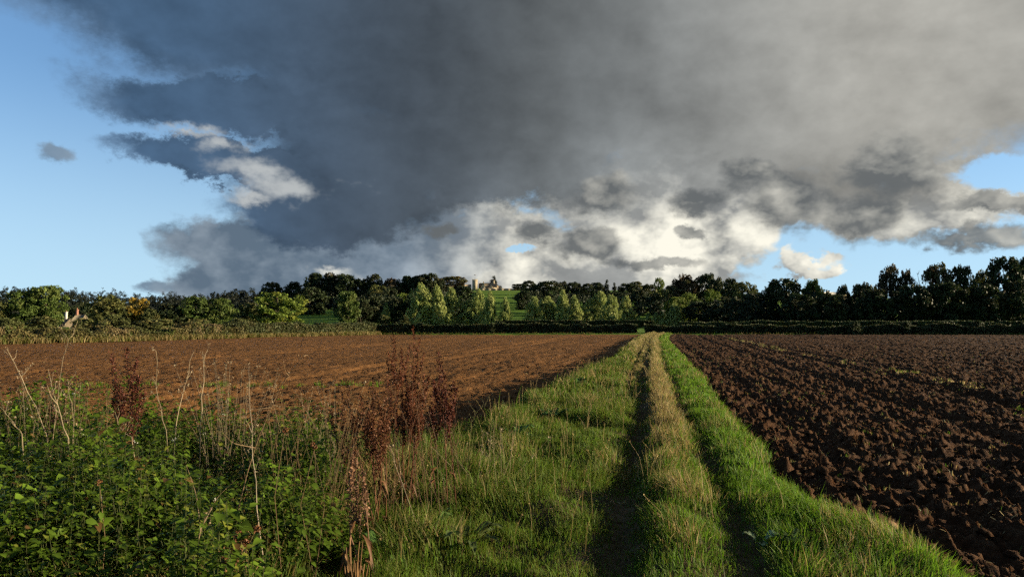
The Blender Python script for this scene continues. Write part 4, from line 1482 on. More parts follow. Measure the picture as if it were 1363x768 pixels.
def field_rim_grass():
    """dry herbage along the far rims, volunteer grass lines in the plough"""
    g = Geo()
    def tufts(X, Y, z, h, w, cols, per=10):
        n = len(X) * per
        i = np.repeat(np.arange(len(X)), per)
        b = np.stack([X[i] + rng.normal(0, w * 3, n), Y[i] + rng.normal(0, w * 3, n), z[i]], 1)
        hh = h * rng.uniform(0.5, 1.3, n); a = rng.uniform(0, 6.28, n)
        lean = np.stack([np.cos(a), np.sin(a)], 1) * (hh * rng.uniform(.15, .8, n))[:, None]
        c = np.array(cols)[rng.integers(0, len(cols), n)] * rng.uniform(.7, 1.25, (n, 1))
        g.add(*blades(b, hh, w * rng.uniform(.6, 1.4, n), lean, c))
    # foot of the left hedge
    t = rng.uniform(0, 1, 1500)
    pl = np.array([(-56.5, 66), (-46, 83), (-38.6, 104), (-31.6, 120), (-24.5, 135)])
    u = t * 4; k = np.clip(u.astype(int), 0, 3); f = (u - k)[:, None]
    P = pl[k] * (1 - f) + pl[k + 1] * f + rng.normal(0, 0.5, (len(t), 2))
    tufts(P[:, 0], P[:, 1], np.full(len(t), -0.3), 0.62, 0.055, [STRAW * .8, OLIVE, PALE * .8, OLIVE * 0.8])
    # foot of the far hedges
    n = 900; px = rng.uniform(500, 1480, n); px = px[(px < 846) | (px > 862)]
    Yh = np.interp(px, [500, 850, 1100, 1480], [135.7, 136.8, 135.6, 126.6]) + rng.normal(0, 0.25, len(px))
    tufts(np.array([at(a, 430, b)[0] for a, b in zip(px, Yh)]), Yh, np.full(len(px), -0.3), 0.42, 0.06, [OLIVE, GREEN, STRAW * .5], 6)
    # volunteers in the wheelings of the right field
    n = 480; Y = 14 + 90 * rng.uniform(0, 1, n) ** 1.6; s = 9.9 + rng.normal(0, 0.35, n)
    keep = fbm(Y / 3.0, s, 301, 2) > 0.47; Y, s = Y[keep], s[keep]; X = s + track_x(Y)
    tufts(X, Y, field_z(X, Y, 1), 0.10, 0.02, [STRAW, OLIVE, LUSH, PALE], 8)
    n = 60; Y = rng.uniform(15.5, 18.5, n); s = 9.6 + rng.normal(0, 0.5, n); X = s + track_x(Y)
    tufts(X, Y, field_z(X, Y, 1), 0.14, 0.018, [LUSH, OLIVE, LUSH], 14)
    # green line across the near left field
    n = 80; X = rng.uniform(-14, -4.5, n); Y = 24.5 + 0.12 * (X + 9) + rng.normal(0, 0.35, n)
    keep = fbm(X / 1.5, Y * 0, 302, 2) > 0.42; X, Y = X[keep], Y[keep]
    tufts(X, Y, field_z(X, Y, -1), 0.14, 0.02, [GREEN, LUSH, OLIVE], 12)
    # sparse weeds on the plough
    n = 700; Y = 6 + 60 * rng.uniform(0, 1, n) ** 1.4; X = track_x(Y) + 1.4 + rng.uniform(0, 1, n) ** 2 * (Y * 0.6)
    tufts(X, Y, field_z(X, Y, 1), 0.06, 0.012, [OLIVE, GREEN, STRAW], 5)
    link('field_edge_grass', g.mesh('field_edge_grass', M['grass']), kind='stuff', label='tufts of dry and green grass at field rims and wheelings', category='grass')


field_rim_grass()


# ---------------------------------------------------------------- clods and straw on the plough
ICO_T = (1 + 5 ** 0.5) / 2
ICO_V = np.array([(-1, ICO_T, 0), (1, ICO_T, 0), (-1, -ICO_T, 0), (1, -ICO_T, 0), (0, -1, ICO_T), (0, 1, ICO_T), (0, -1, -ICO_T), (0, 1, -ICO_T), (ICO_T, 0, -1), (ICO_T, 0, 1), (-ICO_T, 0, -1), (-ICO_T, 0, 1)]) / np.sqrt(1 + ICO_T ** 2)
ICO_F = np.array([(0, 11, 5), (0, 5, 1), (0, 1, 7), (0, 7, 10), (0, 10, 11), (1, 5, 9), (5, 11, 4), (11, 10, 2), (10, 7, 6), (7, 1, 8), (3, 9, 4), (3, 4, 2), (3, 2, 6), (3, 6, 8), (3, 8, 9), (4, 9, 5), (2, 4, 11), (6, 2, 10), (8, 6, 7), (9, 8, 1)])


def ico2():
    V = list(map(tuple, ICO_V)); F = []; cache = {}
    def mid(a, b):
        k = (min(a, b), max(a, b))
        if k not in cache:
            m = (np.array(V[a]) + np.array(V[b])); m /= np.linalg.norm(m); V.append(tuple(m)); cache[k] = len(V) - 1
        return cache[k]
    for a, b, c in ICO_F:
        ab, bc, ca = mid(a, b), mid(b, c), mid(c, a)
        F += [(a, ab, ca), (b, bc, ab), (c, ca, bc), (ab, bc, ca)]
    return np.array(V), np.array(F)


def make_clods():
    g = Geo()
    def put(n, X, Y, Z, size, VV, FF):
        m = len(VV)
        S = size[:, None] * rng.uniform(0.6, 1.3, (n, 3)) * np.array([1, 1, 0.75])
        P = VV[None] * (1 + rng.normal(0, 0.30, (n, m, 1))) * S[:, None, :]
        a = rng.uniform(0, 6.28, n); c, s_ = np.cos(a)[:, None], np.sin(a)[:, None]
        x = P[..., 0] * c - P[..., 1] * s_; y = P[..., 0] * s_ + P[..., 1] * c
        V = np.stack([x + X[:, None], y + Y[:, None], P[..., 2] + Z[:, None]], -1).reshape(-1, 3)
        F = (FF[None] + (np.arange(n) * m)[:, None, None]).reshape(-1, 3)
        g.add(V, F)
    n = 2800; Y = 4.2 + 30 * rng.uniform(0, 1, n) ** 1.7; t = rng.uniform(0, 1, n) ** 1.4
    X = track_x(Y) + bound_right(Y) + 0.05 + t * (0.62 * Y + 0.5)
    size = 0.010 + 0.028 * rng.uniform(0, 1, n) ** 3 + 0.0004 * Y
    put(n, X, Y, field_z(X, Y, 1) + size * 0.25, size, ICO_V, ICO_F)
    n = 420; Y = 4.6 + 14 * rng.uniform(0, 1, n) ** 1.3; t = rng.uniform(0, 1, n) ** 1.8
    X = track_x(Y) + bound_right(Y) + 0.1 + t * (0.6 * Y)
    size = rng.uniform(0.03, 0.065, n)
    put(n, X, Y, field_z(X, Y, 1) + size * 0.1, size, *ico2())
    n = 2600; Y = 14 + 40 * rng.uniform(0, 1, n) ** 1.5; X = track_x(Y) + bound_left(Y) - 0.1 - rng.uniform(0, 1, n) * (0.9 * Y)
    size = 0.025 + 0.04 * rng.uniform(0, 1, n) ** 2
    put(n, X, Y, field_z(X, Y, -1) + size * 0.2, size, ICO_V, ICO_F)
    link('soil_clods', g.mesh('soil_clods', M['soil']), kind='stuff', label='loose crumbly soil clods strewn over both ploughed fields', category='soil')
    # chopped straw and pale stones
    g = Geo(); n = 2600
    Y = 4.5 + 40 * rng.uniform(0, 1, n) ** 1.6; left = rng.uniform(0, 1, n) < 0.25
    Y = np.where(left, Y + 10, Y)
    X = np.where(left, track_x(Y) + bound_left(Y) - rng.uniform(0, 1, n) * 0.9 * Y, track_x(Y) + bound_right(Y) + rng.uniform(0, 1, n) * (0.62 * Y + 0.5))
    Z = np.where(left, field_z(X, Y, -1), field_z(X, Y, 1)) + 0.012
    a = rng.uniform(0, 6.28, n); L = rng.uniform(0.03, 0.10, n); w = 0.004 + 0.0006 * Y
    d = np.stack([np.cos(a), np.sin(a), rng.uniform(-0.3, 0.5, n)], 1) * L[:, None]
    sd = np.stack([-np.sin(a), np.cos(a), rng.uniform(-0.5, 0.5, n)], 1) * w[:, None] * 0.5
    c0 = np.stack([X, Y, Z], 1)
    V = np.stack([c0 - sd, c0 + sd, c0 + d + sd, c0 + d - sd], 1).reshape(-1, 3)
    o = (np.arange(n) * 4)[:, None]
    g.add(V, np.concatenate([o + [0, 1, 2], o + [0, 2, 3]]), np.repeat(PALE[None] * rng.uniform(0.4, 1.0, (n, 1)), 4, axis=0))
    link('chopped_straw', g.mesh('chopped_straw', M['dry']), kind='stuff', label='pale chopped straw scattered on the ploughed soil', category='straw')
    # the few clods one can point to
    V0, F0 = ico2()
    big = [(1180, 703, 0.085, 'largest pale lump of soil lying near the grass edge at lower right', (1.25, 1.2, 1.15)),
           (1152, 712, 0.07, 'soil lump just left of the largest pale one'),
           (1093, 640, 0.075, 'upright soil lump on the grass edge right of the track'),
           (1003, 585, 0.085, 'soil lump beside the green verge where the plough begins'),
           (1085, 745, 0.085, 'dark turf lump lying in the verge grass at lower right'),
           (1135, 655, 0.065, 'flat soil lump on the rim of the right hand plough')]
    for i, b in enumerate(big):
        p = on_ground(b[0], b[1], -0.18)
        z = float(field_z(np.array([p[0]]), np.array([p[1]]), 1)[0]) + 0.02
        zt = float(track_z(np.array([p[0] - track_x(p[1])]), np.array([p[1]]))[0]); z = max(z, zt + 0.02)
        r2 = np.random.default_rng(900 + i)
        V = V0 * (1 + r2.normal(0, 0.13, (len(V0), 1))) * np.array([1.2, 0.9, 0.75]) * b[2]
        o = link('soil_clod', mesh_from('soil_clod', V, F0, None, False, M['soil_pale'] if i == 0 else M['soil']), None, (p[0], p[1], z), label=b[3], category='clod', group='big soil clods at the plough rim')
        o.rotation_euler = (0, 0, i * 1.1)


M['soil_pale'] = soil_mat('dry_pale_soil', (0.16, 0.10, 0.055), (0.25, 0.165, 0.10))
make_clods()
# ================================================================ WEEDS AT LOWER LEFT
def bed_height(X, Y):
    """how high the nettles stand"""
    h = 0.74 + 0.55 * (fbm(X / 0.75 + 4, Y / 0.75, 201, 3) - 0.5) * 2
    h = h - 0.12 * sstep(5.0, 3.6, Y) 
    rim = X - (-0.20 * Y + 0.10)           # towards the grass on the right the bed runs out
    h = h * sstep(0.15, -0.9, rim)
    return h


def make_nettles():
    g = Geo()
    n = 4200
    Y = 3.7 + 5.6 * rng.uniform(0, 1, n) ** 0.9
    X = -rng.uniform(0, 1, n) ** 0.9 * (0.80 * Y + 1.6) + (-0.16 * Y + 0.2)
    hh = bed_height(X, Y) * rng.uniform(0.72, 1.12, n)
    gap = fbm(X / 0.55 + 9, Y / 0.55, 205, 2)
    ok = (hh > 0.12) & (gap > 0.36)
    X, Y, hh = X[ok], Y[ok], hh[ok]; n = len(X)
    lean = rng.normal(0, 0.10, (n, 2))
    s = X - track_x(Y); z0 = track_z(s, Y)
    P0 = np.stack([X, Y, z0], 1); top = P0 + np.stack([lean[:, 0], lean[:, 1], hh], 1)
    # stems
    V = []; a3 = np.array([0, 2.094, 4.189]); rs = 0.0035
    ring = np.stack([np.cos(a3), np.sin(a3), 0 * a3], 1) * rs
    VV = np.concatenate([P0[:, None] + ring[None], top[:, None] + ring[None] * 0.5], 1).reshape(-1, 3)
    o = (np.arange(n) * 6)[:, None]
    FF = np.concatenate([o + [0, 1, 4, 3], o + [1, 2, 5, 4], o + [2, 0, 3, 5]])
    g.add(VV, FF, np.repeat(np.array([[0.045, 0.055, 0.016]]) * rng.uniform(0.7, 1.3, (n, 1)), 6, axis=0))
    # leaf pairs, crossing each other up the stem
    tone = fbm(X / 0.6, Y / 0.6, 207, 2)
    for k in range(11):
        t = 1.0 - k * 0.066 - 0.012 * rng.uniform(0, 1, n)
        use = (t * hh > 0.08) & (rng.uniform(0, 1, n) < 0.93)
        pos = P0 + (top - P0) * t[:, None]
        a0 = rng.uniform(-0.35, 0.35, n) + k * np.pi / 2 + X * 7
        size = np.where(k < 1, 0.028, np.where(k < 2, 0.042, 0.066)) * rng.uniform(0.7, 1.3, n)
        for sgn in (0, np.pi):
            a = a0 + sgn
            d = np.stack([np.cos(a), np.sin(a), np.full(n, 0.25 if k < 2 else -0.05) + rng.normal(0, 0.22, n)], 1)
            up = np.stack([rng.normal(0, .15, n), rng.normal(0, .15, n), np.ones(n)], 1)
            c = np.array((0.050, 0.086, 0.009))[None] * (0.72 + 0.7 * tone[:, None]) * rng.uniform(0.75, 1.25, (n, 1))
            yel = (rng.uniform(0, 1, n) < 0.07)[:, None]
            c = np.where(yel, np.array((0.12, 0.14, 0.022)), c)
            m = use
            g.add(*leaves(pos[m] + d[m] * 0.015, d[m], up[m], size[m], size[m] * 0.62, c[m], droop=0.35, fold=0.3))
    # bramble and bindweed leaves knitted over the top
    m = 24000
    Yb = 3.8 + 5.7 * rng.uniform(0, 1, m) ** 0.9; Xb = -rng.uniform(0, 1, m) ** 0.9 * (0.80 * Yb + 1.6) + (-0.16 * Yb + 0.2)
    hb = bed_height(Xb, Yb); gb = fbm(Xb / 0.55 + 9, Yb / 0.55, 205, 2)
    k = (hb > 0.2) & (gb > 0.36); Xb, Yb, hb = Xb[k], Yb[k], hb[k]; m = len(Xb)
    zb = hb * rng.uniform(0.62, 1.10, m) + track_z(Xb - track_x(Yb), Yb)
    a = rng.uniform(0, 6.28, m)
    d = np.stack([np.cos(a), np.sin(a), rng.normal(0, 0.3, m)], 1); up = np.stack([rng.normal(0.15, .35, m), rng.normal(-0.1, .35, m), np.ones(m)], 1)
    tb = fbm(Xb / 0.5 + 3, Yb / 0.5, 211, 2)
    c = np.array((0.062, 0.104, 0.010))[None] * (0.6 + 0.9 * tb[:, None]) * rng.uniform(.7, 1.35, (m, 1))
    L = 0.028 + 0.058 * rng.uniform(0, 1, m) ** 1.5
    c = np.where((rng.uniform(0, 1, m) < 0.05)[:, None], np.array((0.11, 0.065, 0.022)) * rng.uniform(.5, 1.3, (m, 1)), c)
    c = np.where((rng.uniform(0, 1, m) < 0.06)[:, None], np.array((0.13, 0.15, 0.02)), c)
    Pb = np.stack([Xb, Yb, zb], 1); Wb = L * rng.uniform(0.55, 0.85, m); nr = Yb < 6.2
    g.add(*leaves(Pb[nr], d[nr], up[nr], L[nr], Wb[nr], c[nr], 0.3, 0.3, True))
    nr = ~nr
    g.add(*leaves(Pb[nr], d[nr], up[nr], L[nr], Wb[nr], c[nr], 0.3, 0.3))
    link('nettle_bed', g.mesh('nettle_bed', M['weed']), kind='stuff', label='dense bed of green nettles and weeds at lower left', category='nettles')
    # white dead-nettle flowers
    g = Geo(); m = 90; i = rng.integers(0, n, m)
    for k in i:
        p = P0[k] + (top[k] - P0[k]) * rng.uniform(0.75, 0.97)
        q = p + rng.normal(0, 0.012, (5, 3))
        g.add(*chips(q, rng.uniform(0.008, 0.014, 5), np.repeat(np.array([[0.75, 0.75, 0.66]]), 5, 0)))
    link('small_white_flowers', g.mesh('small_white_flowers', M['weed']), kind='stuff', label='tiny white flowers dotted among the nettles', category='flowers')


make_nettles()


def ground_under(x, y):
    return float(track_z(np.array([x - track_x(y)]), np.array([y]))[0])


def px_path(pts, Y, wob=0.05, seed=0):
    """a stem drawn along photo pixels, standing at distance Y with some depth wander"""
    r = np.random.default_rng(seed)
    dY = np.cumsum(r.normal(0, wob, len(pts)))
    return [at(px, py, Y + d) for (px, py), d in zip(pts, dY)]


def smooth_path(P, n=10):
    P = np.array(P); t = np.linspace(0, len(P) - 1, n)
    return np.stack([np.interp(t, np.arange(len(P)), P[:, k]) for k in range(3)], 1)


BLEACH = (0.30, 0.235, 0.145)
TAN = (0.19, 0.125, 0.065)


def dead_stem(label, pts, Y, rad=0.006, col=BLEACH, branches=(), seed=0, umbel=False, group=None, name='dead_plant'):
    """hollow dead stem from the ground; pts run from the tip down"""
    top = px_path(pts, Y, 0.06, seed)
    low = top[-1]
    foot = np.array([low[0] + (low[0] - top[-2][0]) * 0.5, low[1], ground_under(low[0], low[1]) - 0.03])
    path = smooth_path([foot] + top[::-1], 12)
    r = np.random.default_rng(seed + 40)
    path[1:-1] += r.normal(0, 0.006, (10, 3))
    rad = rad * 0.68
    o = thing(name, label, 'dead plant', tuple(foot), group=group)
    g = Geo(); c = np.array(col)
    V, F = tube(path - foot, np.linspace(rad, rad * 0.35, 12), 6)
    g.add(V, F, c * np.repeat(r.uniform(0.55, 1.15, (12, 1)), 6, axis=0))
    for k in (3, 6, 9):                                   # joints
        p = path[k] - foot
        g.add(*tube([p - [0, 0, rad * .8], p, p + [0, 0, rad * .8]], [rad * .7, rad * 1.15, rad * .7], 6), c * 0.7)
    for k in range(7):                                    # broken side twigs and clinging husks
        f = r.uniform(5.0, 11.0); i0 = int(f); p = path[i0] + (path[min(i0 + 1, 11)] - path[i0]) * (f - i0) - foot
        a = r.uniform(0, 6.28); L = r.uniform(0.03, 0.13)
        e = p + np.array([math.cos(a) * .6, math.sin(a) * .6, 0.8]) * L
        g.add(*tube([p, (p + e) / 2 + r.normal(0, .008, 3), e], [rad * .4, rad * .3, rad * .15], 4), c * r.uniform(.6, 1.1))
        g.add(*chips(e + r.normal(0, .008, (4, 3)), r.uniform(.008, .018, 4), np.repeat(c[None] * r.uniform(.4, .9), 4, 0)))
    link('stalk', g.mesh('stalk', M['dry'], True), o)
    for bi, b in enumerate(branches):
        bp = np.array(px_path(b, Y, 0.08, seed + 7 + bi)) - foot
        j = np.argmin(np.linalg.norm(path - foot - bp[0], axis=1)); bp[0] = path[j] - foot
        link('branch', mesh_from('branch', *tube(smooth_path(bp, 8), np.linspace(rad * 0.7, rad * 0.2, 8), 5), np.tile(c * 0.9, (40, 1)), True, M['dry']), o)
    if umbel:
        g = Geo(); tip = path[-1] - foot
        for k in range(11):
            a = k * 2.4; e = tip + np.array([math.cos(a) * 0.06, math.sin(a) * 0.06, 0.05 + 0.02 * math.sin(k)])
            g.add(*tube([tip, (tip + e) / 2 + [0, 0, .01], e], [rad * .3, rad * .25, rad * .15], 3), c * 0.8)
            for q in range(4):
                e2 = e + r.normal(0, 0.012, 3) + [0, 0, 0.012]
                g.add(*tube([e, e2], [rad * .12, rad * .1], 3), c * .8)
        link('umbel', g.mesh('umbel', M['dry']), o)
    return o


GS = 'bleached dead stems over the nettles'
dead_stem('bleached stem leaning far left at the left edge, tallest of the leaning pair', [(9, 464), (34, 515), (66, 585)], 6.2, 0.0085, BLEACH, seed=1, group=GS)
dead_stem('short bleached stem leaning left, cut by the left edge', [(0, 541), (16, 560), (31, 580)], 5.8, 0.006, BLEACH, seed=2, group=GS)
dead_stem('thick bleached stem just right of the leaning pair at left', [(64, 491), (76, 535), (91, 588)], 6.2, 0.009, BLEACH, [[(78, 540), (68, 528), (63, 512)]], seed=3, group=GS)
dead_stem('thin bleached stem right of the thick one at left', [(90, 504), (95, 535), (99, 565)], 6.6, 0.005, BLEACH, seed=4, group=GS)
dead_stem('long thin stem whose pale tip reaches the far hedge at left', [(104, 427), (96, 445), (88, 462), (78, 520), (70, 580)], 6.6, 0.0045, BLEACH, seed=5, group=GS)
dead_stem('straight bleached stem with kinked foot between rusty dock and grass stems', [(208, 468), (209, 525), (222, 577)], 6.6, 0.007, BLEACH, seed=6, group=GS)
dead_stem('bleached stem with bent tip, left of two close together', [(259, 466), (248, 507), (244, 520), (235, 566)], 6.9, 0.0065, BLEACH, seed=7, group=GS)
dead_stem('bleached stem with bent tip, right of two close together', [(277, 466), (271, 480), (270, 517), (266, 570)], 6.9, 0.0065, BLEACH, seed=8, group=GS)
dead_stem('short bleached stem lying over to the left above the nettles', [(147, 549), (160, 570), (180, 590)], 6.0, 0.006, BLEACH, seed=9, group=GS)
dead_stem('thin upright tan stem above the forked twig', [(328, 482), (323, 505), (318, 535), (312, 570)], 7.4, 0.004, TAN, seed=10, group=GS)
dead_stem('long white stem standing in front of the nettles below the forked twig', [(332, 508), (334, 560), (338, 620), (348, 726)], 4.9, 0.0062, (0.36, 0.29, 0.20), seed=11, group=GS)
dead_stem('brown forked twig with curled tip over the nettles', [(404, 474), (390, 490), (371, 522), (352, 565), (336, 604), (322, 655), (313, 700)], 5.0, 0.0075, TAN,
          [[(337, 602), (352, 585), (366, 576), (402, 577)], [(352, 566), (338, 545), (328, 528)], [(404, 475), (410, 472), (418, 478)], [(378, 510), (380, 495), (377, 480)], [(336, 604), (310, 590), (296, 575)]], seed=12, name='dead_twig')
dead_stem('pale double stem at bottom left of the forked twig', [(273, 683), (262, 725), (250, 768)], 4.3, 0.007, (0.24, 0.17, 0.095), [[(271, 690), (262, 660), (247, 615)], [(272, 686), (290, 660), (320, 632)]], seed=13, name='dead_twig')
dead_stem('thick pale stem leaning left below the tall rusty dock', [(521, 598), (527, 620), (550, 682)], 6.5, 0.0075, BLEACH, seed=14, group=GS)
dead_stem('thin straw stem standing alone in the grass right of the dock', [(657, 560), (658, 600), (661, 655)], 7.6, 0.0045, (0.26, 0.22, 0.11), seed=15, group=GS)
dead_stem('bent straw stem arching over the big leaves right of the dock', [(648, 540), (634, 548), (627, 565), (622, 610), (620, 640)], 7.6, 0.004, (0.22, 0.20, 0.09), seed=16, group=GS)
dead_stem('pale fallen stem crossing the foot of the rusty dock', [(505, 540), (515, 565), (530, 590)], 7.0, 0.005, BLEACH, seed=17, group=GS)
dead_stem('thin dark stem leaning right at the bottom beside the rusty dock', [(600, 560), (607, 600), (613, 640)], 7.4, 0.005, (0.16, 0.09, 0.05), seed=18, group=GS)


def fine_stems(label, px0, px1, y0, y1, Y, n, seed, tone=BLEACH):
    """a tuft of fine dead grass stems"""
    r = np.random.default_rng(seed)
    c = at((px0 + px1) / 2, y1, Y); foot = np.array([c[0], Y, ground_under(c[0], Y)])
    o = thing('dead_grass_tuft', label, 'grass tuft', tuple(foot))
    g = Geo()
    for k in range(n):
        px = r.uniform(px0, px1); e = at(px + r.normal(0, 30), r.uniform(y0, y0 + 0.5 * (y1 - y0)), Y + r.normal(0, .12)) - foot
        b = at(px + r.normal(0, 8), y1, Y + r.normal(0, .12)) - foot; b[2] = 0
        m = b * 0.45 + e * 0.55 + r.normal(0, 0.035, 3)
        col = np.array(tone) * r.uniform(0.4, 0.9)
        g.add(*tube([b, m, e], [0.0026, 0.002, 0.0012], 3), col)
        g.add(*chips(e + r.normal(0, 0.012, (5, 3)), r.uniform(0.012, 0.022, 5), np.repeat(col[None] * .8, 5, 0)))
        if r.uniform() < 0.5:
            d = e - m; g.add(*chips(m + d * 0.4 + r.normal(0, 0.01, (3, 3)), r.uniform(0.015, 0.03, 3), np.repeat(col[None], 3, 0)))
    link('stalks', g.mesh('stalks', M['dry']), o, kind='stuff')


fine_stems('tuft of fine bleached grass stems behind the forked twig', 282, 322, 478, 575, 7.6, 40, 21)
fine_stems('sparse dead grass stems behind the leaning stems at left', 20, 130, 492, 575, 7.8, 18, 22)
fine_stems('thin dead grass stems between forked twig and rusty dock', 345, 470, 505, 585, 7.8, 22, 23)
fine_stems('tangle of thin brown stalks around the broken dock', 440, 600, 500, 640, 6.9, 50, 25, (0.12, 0.06, 0.028))
fine_stems('tangle of tan stalks rising from the nettles left of the docks', 330, 450, 520, 600, 6.2, 36, 26, (0.19, 0.125, 0.06))
fine_stems('loose tan stalks over the nettles at the far left', 0, 120, 505, 590, 6.3, 26, 27, (0.19, 0.14, 0.075))
fine_stems('dry grass stems in the verge right of the big leaves', 620, 690, 560, 650, 8.2, 16, 24)


# ---------------------------------------------------------------- rusty docks
def dock(label, base_px, Y, tops, seed, col=(0.082, 0.025, 0.010), seedn=330, whorl=0.045, leafy=0, rad=0.006, side=5):
    """dead dock: ribbed red-brown stems whose upper branches are packed with papery seeds"""
    r = np.random.default_rng(seed)
    b = at(base_px, 560, Y); foot = np.array([b[0], Y, ground_under(b[0], Y) - 0.02])
    o = thing('dead_dock', label, 'dock', tuple(foot), group='rusty dead docks')
    for (px, py, d) in tops:
        tip = at(px, py, Y + d) - foot
        p0 = r.normal(0, 0.05, 3); p0[2] = 0
        mid = p0 + (tip - p0) * 0.5 + np.array([r.normal(0, .03), r.normal(0, .03), 0])
        path = smooth_path([p0, mid, tip], 9)
        st = link('stalk', mesh_from('stalk', *tube(path, np.linspace(rad, rad * 0.3, 9), 6), np.tile(np.array(col) * 1.3, (54, 1)), True, M['dry']), o)
        g = Geo(); H = np.linalg.norm(tip - p0)
        def seeds(A, B, n, spread):
            t = r.uniform(0, 1, n)[:, None]
            pos = A + (B - A) * t + r.normal(0, spread, (n, 3)) * (1.1 - 0.75 * t)
            c = np.array(col) * r.uniform(0.55, 1.5, (n, 1))
            g.add(*chips(pos, r.uniform(0.011, 0.022, n), c))
        a0 = p0 + (tip - p0) * 0.48
        seeds(path[5], tip, int(seedn * 0.7), whorl * 0.5)
        for k in range(side):
            f = r.uniform(0.42, 0.8); s = p0 + (tip - p0) * f; a = r.uniform(0, 6.28); L = H * r.uniform(0.14, 0.28)
            e = s + np.array([math.cos(a) * L * 0.26, math.sin(a) * L * 0.26, L])
            g.add(*tube([s, (s + e) / 2 + [math.cos(a) * L * .06, math.sin(a) * L * .06, 0], e], [rad * .4, rad * .3, rad * .15], 4), np.array(col) * 1.1)
            seeds(s + (e - s) * 0.2, e, int(seedn * 1.45 / max(side, 1)), whorl * 0.3)
        link('seed_head', g.mesh('seed_head', M['dry']), st)
    for k in range(leafy):                                  # shrivelled leaves at the foot
        a = r.uniform(0, 6.28); z = r.uniform(0.1, 0.5)
        pos = np.array([[math.cos(a) * .05, math.sin(a) * .05, z]]); d = np.array([[math.cos(a), math.sin(a), -0.5]])
        V, F, C = leaves(pos, d, np.array([[0, 0, 1.0]]), np.array([r.uniform(.10, .2)]), np.array([0.04]), np.array([(0.09, 0.045, 0.02)]) * r.uniform(.7, 1.3), 0.6, 0.8)
        link('withered_leaf', mesh_from('withered_leaf', V, F, C, False, M['dry']), o)
    return o


dock('tallest rusty dead dock, its seed spikes crossing the field horizon', 540, 7.2, [(524, 446, 0.0), (534, 462, .15), (558, 448, -.1), (549, 486, .2), (571, 500, .1), (515, 500, .25), (560, 525, .2), (536, 520, -.2)], 31, leafy=6)
dock('dense dark red dock spike just right of the tallest dock', 590, 7.0, [(583, 468, 0.05), (590, 492, -0.1), (578, 505, .1)], 32, (0.070, 0.020, 0.011), 420, 0.06, 3, side=4)
dock('broken brown dock left of the tallest one', 500, 6.6, [(497, 505, 0.1), (478, 525, -0.1), (512, 520, .1), (488, 545, .15), (466, 540, 0.0), (520, 540, -.1), (505, 560, -.2)], 33, (0.092, 0.036, 0.016), 300, 0.05, 10)
dock('twin spiked dark dock standing alone over the nettles at left', 186, 6.8, [(148, 470, 0.0), (168, 462, 0.1), (176, 505, -0.05)], 34, (0.070, 0.021, 0.012), 460, 0.065, 0, side=4)
dock('thin brown dock between the broken one and the nettles', 470, 6.9, [(455, 520, 0.0), (440, 545, 0.1), (472, 560, -.1)], 35, (0.095, 0.042, 0.02), 220, 0.045, 4)
dock('small brown dock with withered leaves at the bottom centre left', 478, 5.2, [(470, 600, 0.0), (482, 622, .05), (466, 640, 0.05)], 36, (0.15, 0.08, 0.045), 130, 0.04, 8)
dock('low rusty dock half sunk in the nettles at left', 60, 7.4, [(70, 520, 0.0), (88, 530, 0.1)], 37, (0.10, 0.045, 0.025), 160, 0.05, 0)


def withered_clump(label, px, py, Y, n, size, col, seed, spread=0.05, name='withered_seed_head'):
    """brown shrivelled flower heads on short stalks"""
    r = np.random.default_rng(seed)
    c = at(px, py, Y); foot = np.array([c[0], Y, ground_under(c[0], Y)])
    o = thing(name, label, 'seed head', tuple(foot))
    for k in range(n):
        h = c - foot + r.normal(0, spread, 3)
        st = link('stalk', mesh_from('stalk', *tube([(0, 0, 0), h * 0.6 + [r.normal(0, .05), r.normal(0, .05), 0], h], [0.0026, 0.0022, 0.0016], 5), np.tile(np.array(TAN) * .7, (15, 1)), True, M['dry']), o)
        m = 46; d = r.normal(size=(m, 3)); d /= np.linalg.norm(d, axis=1, keepdims=True)
        V, F, C = chips(h + d * size * r.uniform(0.3, 1, (m, 1)), r.uniform(.5, 1, m) * size * 0.9, np.array(col) * r.uniform(.6, 1.4, (m, 1)), d)
        link('head', mesh_from('head', V, F, C, False, M['dry']), st)


RB = (0.15, 0.068, 0.028)
withered_clump('cluster of brown withered heads at the bottom below the white stem', 325, 715, 4.4, 7, 0.026, RB, 51, 0.05)
withered_clump('second cluster of brown withered heads at the very bottom edge', 305, 745, 4.2, 5, 0.024, RB, 52, 0.04)
withered_clump('single brown withered head right of the forked twig', 380, 575, 5.0, 1, 0.024, RB, 53, 0.02)
withered_clump('pair of brown withered heads below the single one', 421, 597, 5.2, 2, 0.020, RB, 54, 0.025)
withered_clump('lone brown head in the middle of the left nettles', 136, 637, 4.6, 1, 0.018, RB, 55, 0.02)


def straw_stump():
    r = np.random.default_rng(61)
    c = at(472, 770, 4.7); foot = np.array([c[0], 4.7, ground_under(c[0], 4.7)])
    o = thing('withered_stump', 'upright sheaf of brown dead stalks at the bottom centre left', 'dead stalks', tuple(foot))
    for k in range(26):
        a = r.uniform(0, 6.28); b = np.array([math.cos(a), math.sin(a), 0]) * r.uniform(0, 0.05)
        h = r.uniform(0.22, 0.42); e = b * 1.4 + np.array([r.normal(0, .03), r.normal(0, .03), h])
        link('stalk', mesh_from('stalk', *tube([b, (b + e) / 2 + r.normal(0, .008, 3), e], [0.006, 0.005, 0.003], 4), np.tile(np.array((0.16, 0.09, 0.038)) * r.uniform(.6, 1.4), (12, 1)), True, M['dry']), o)


straw_stump()


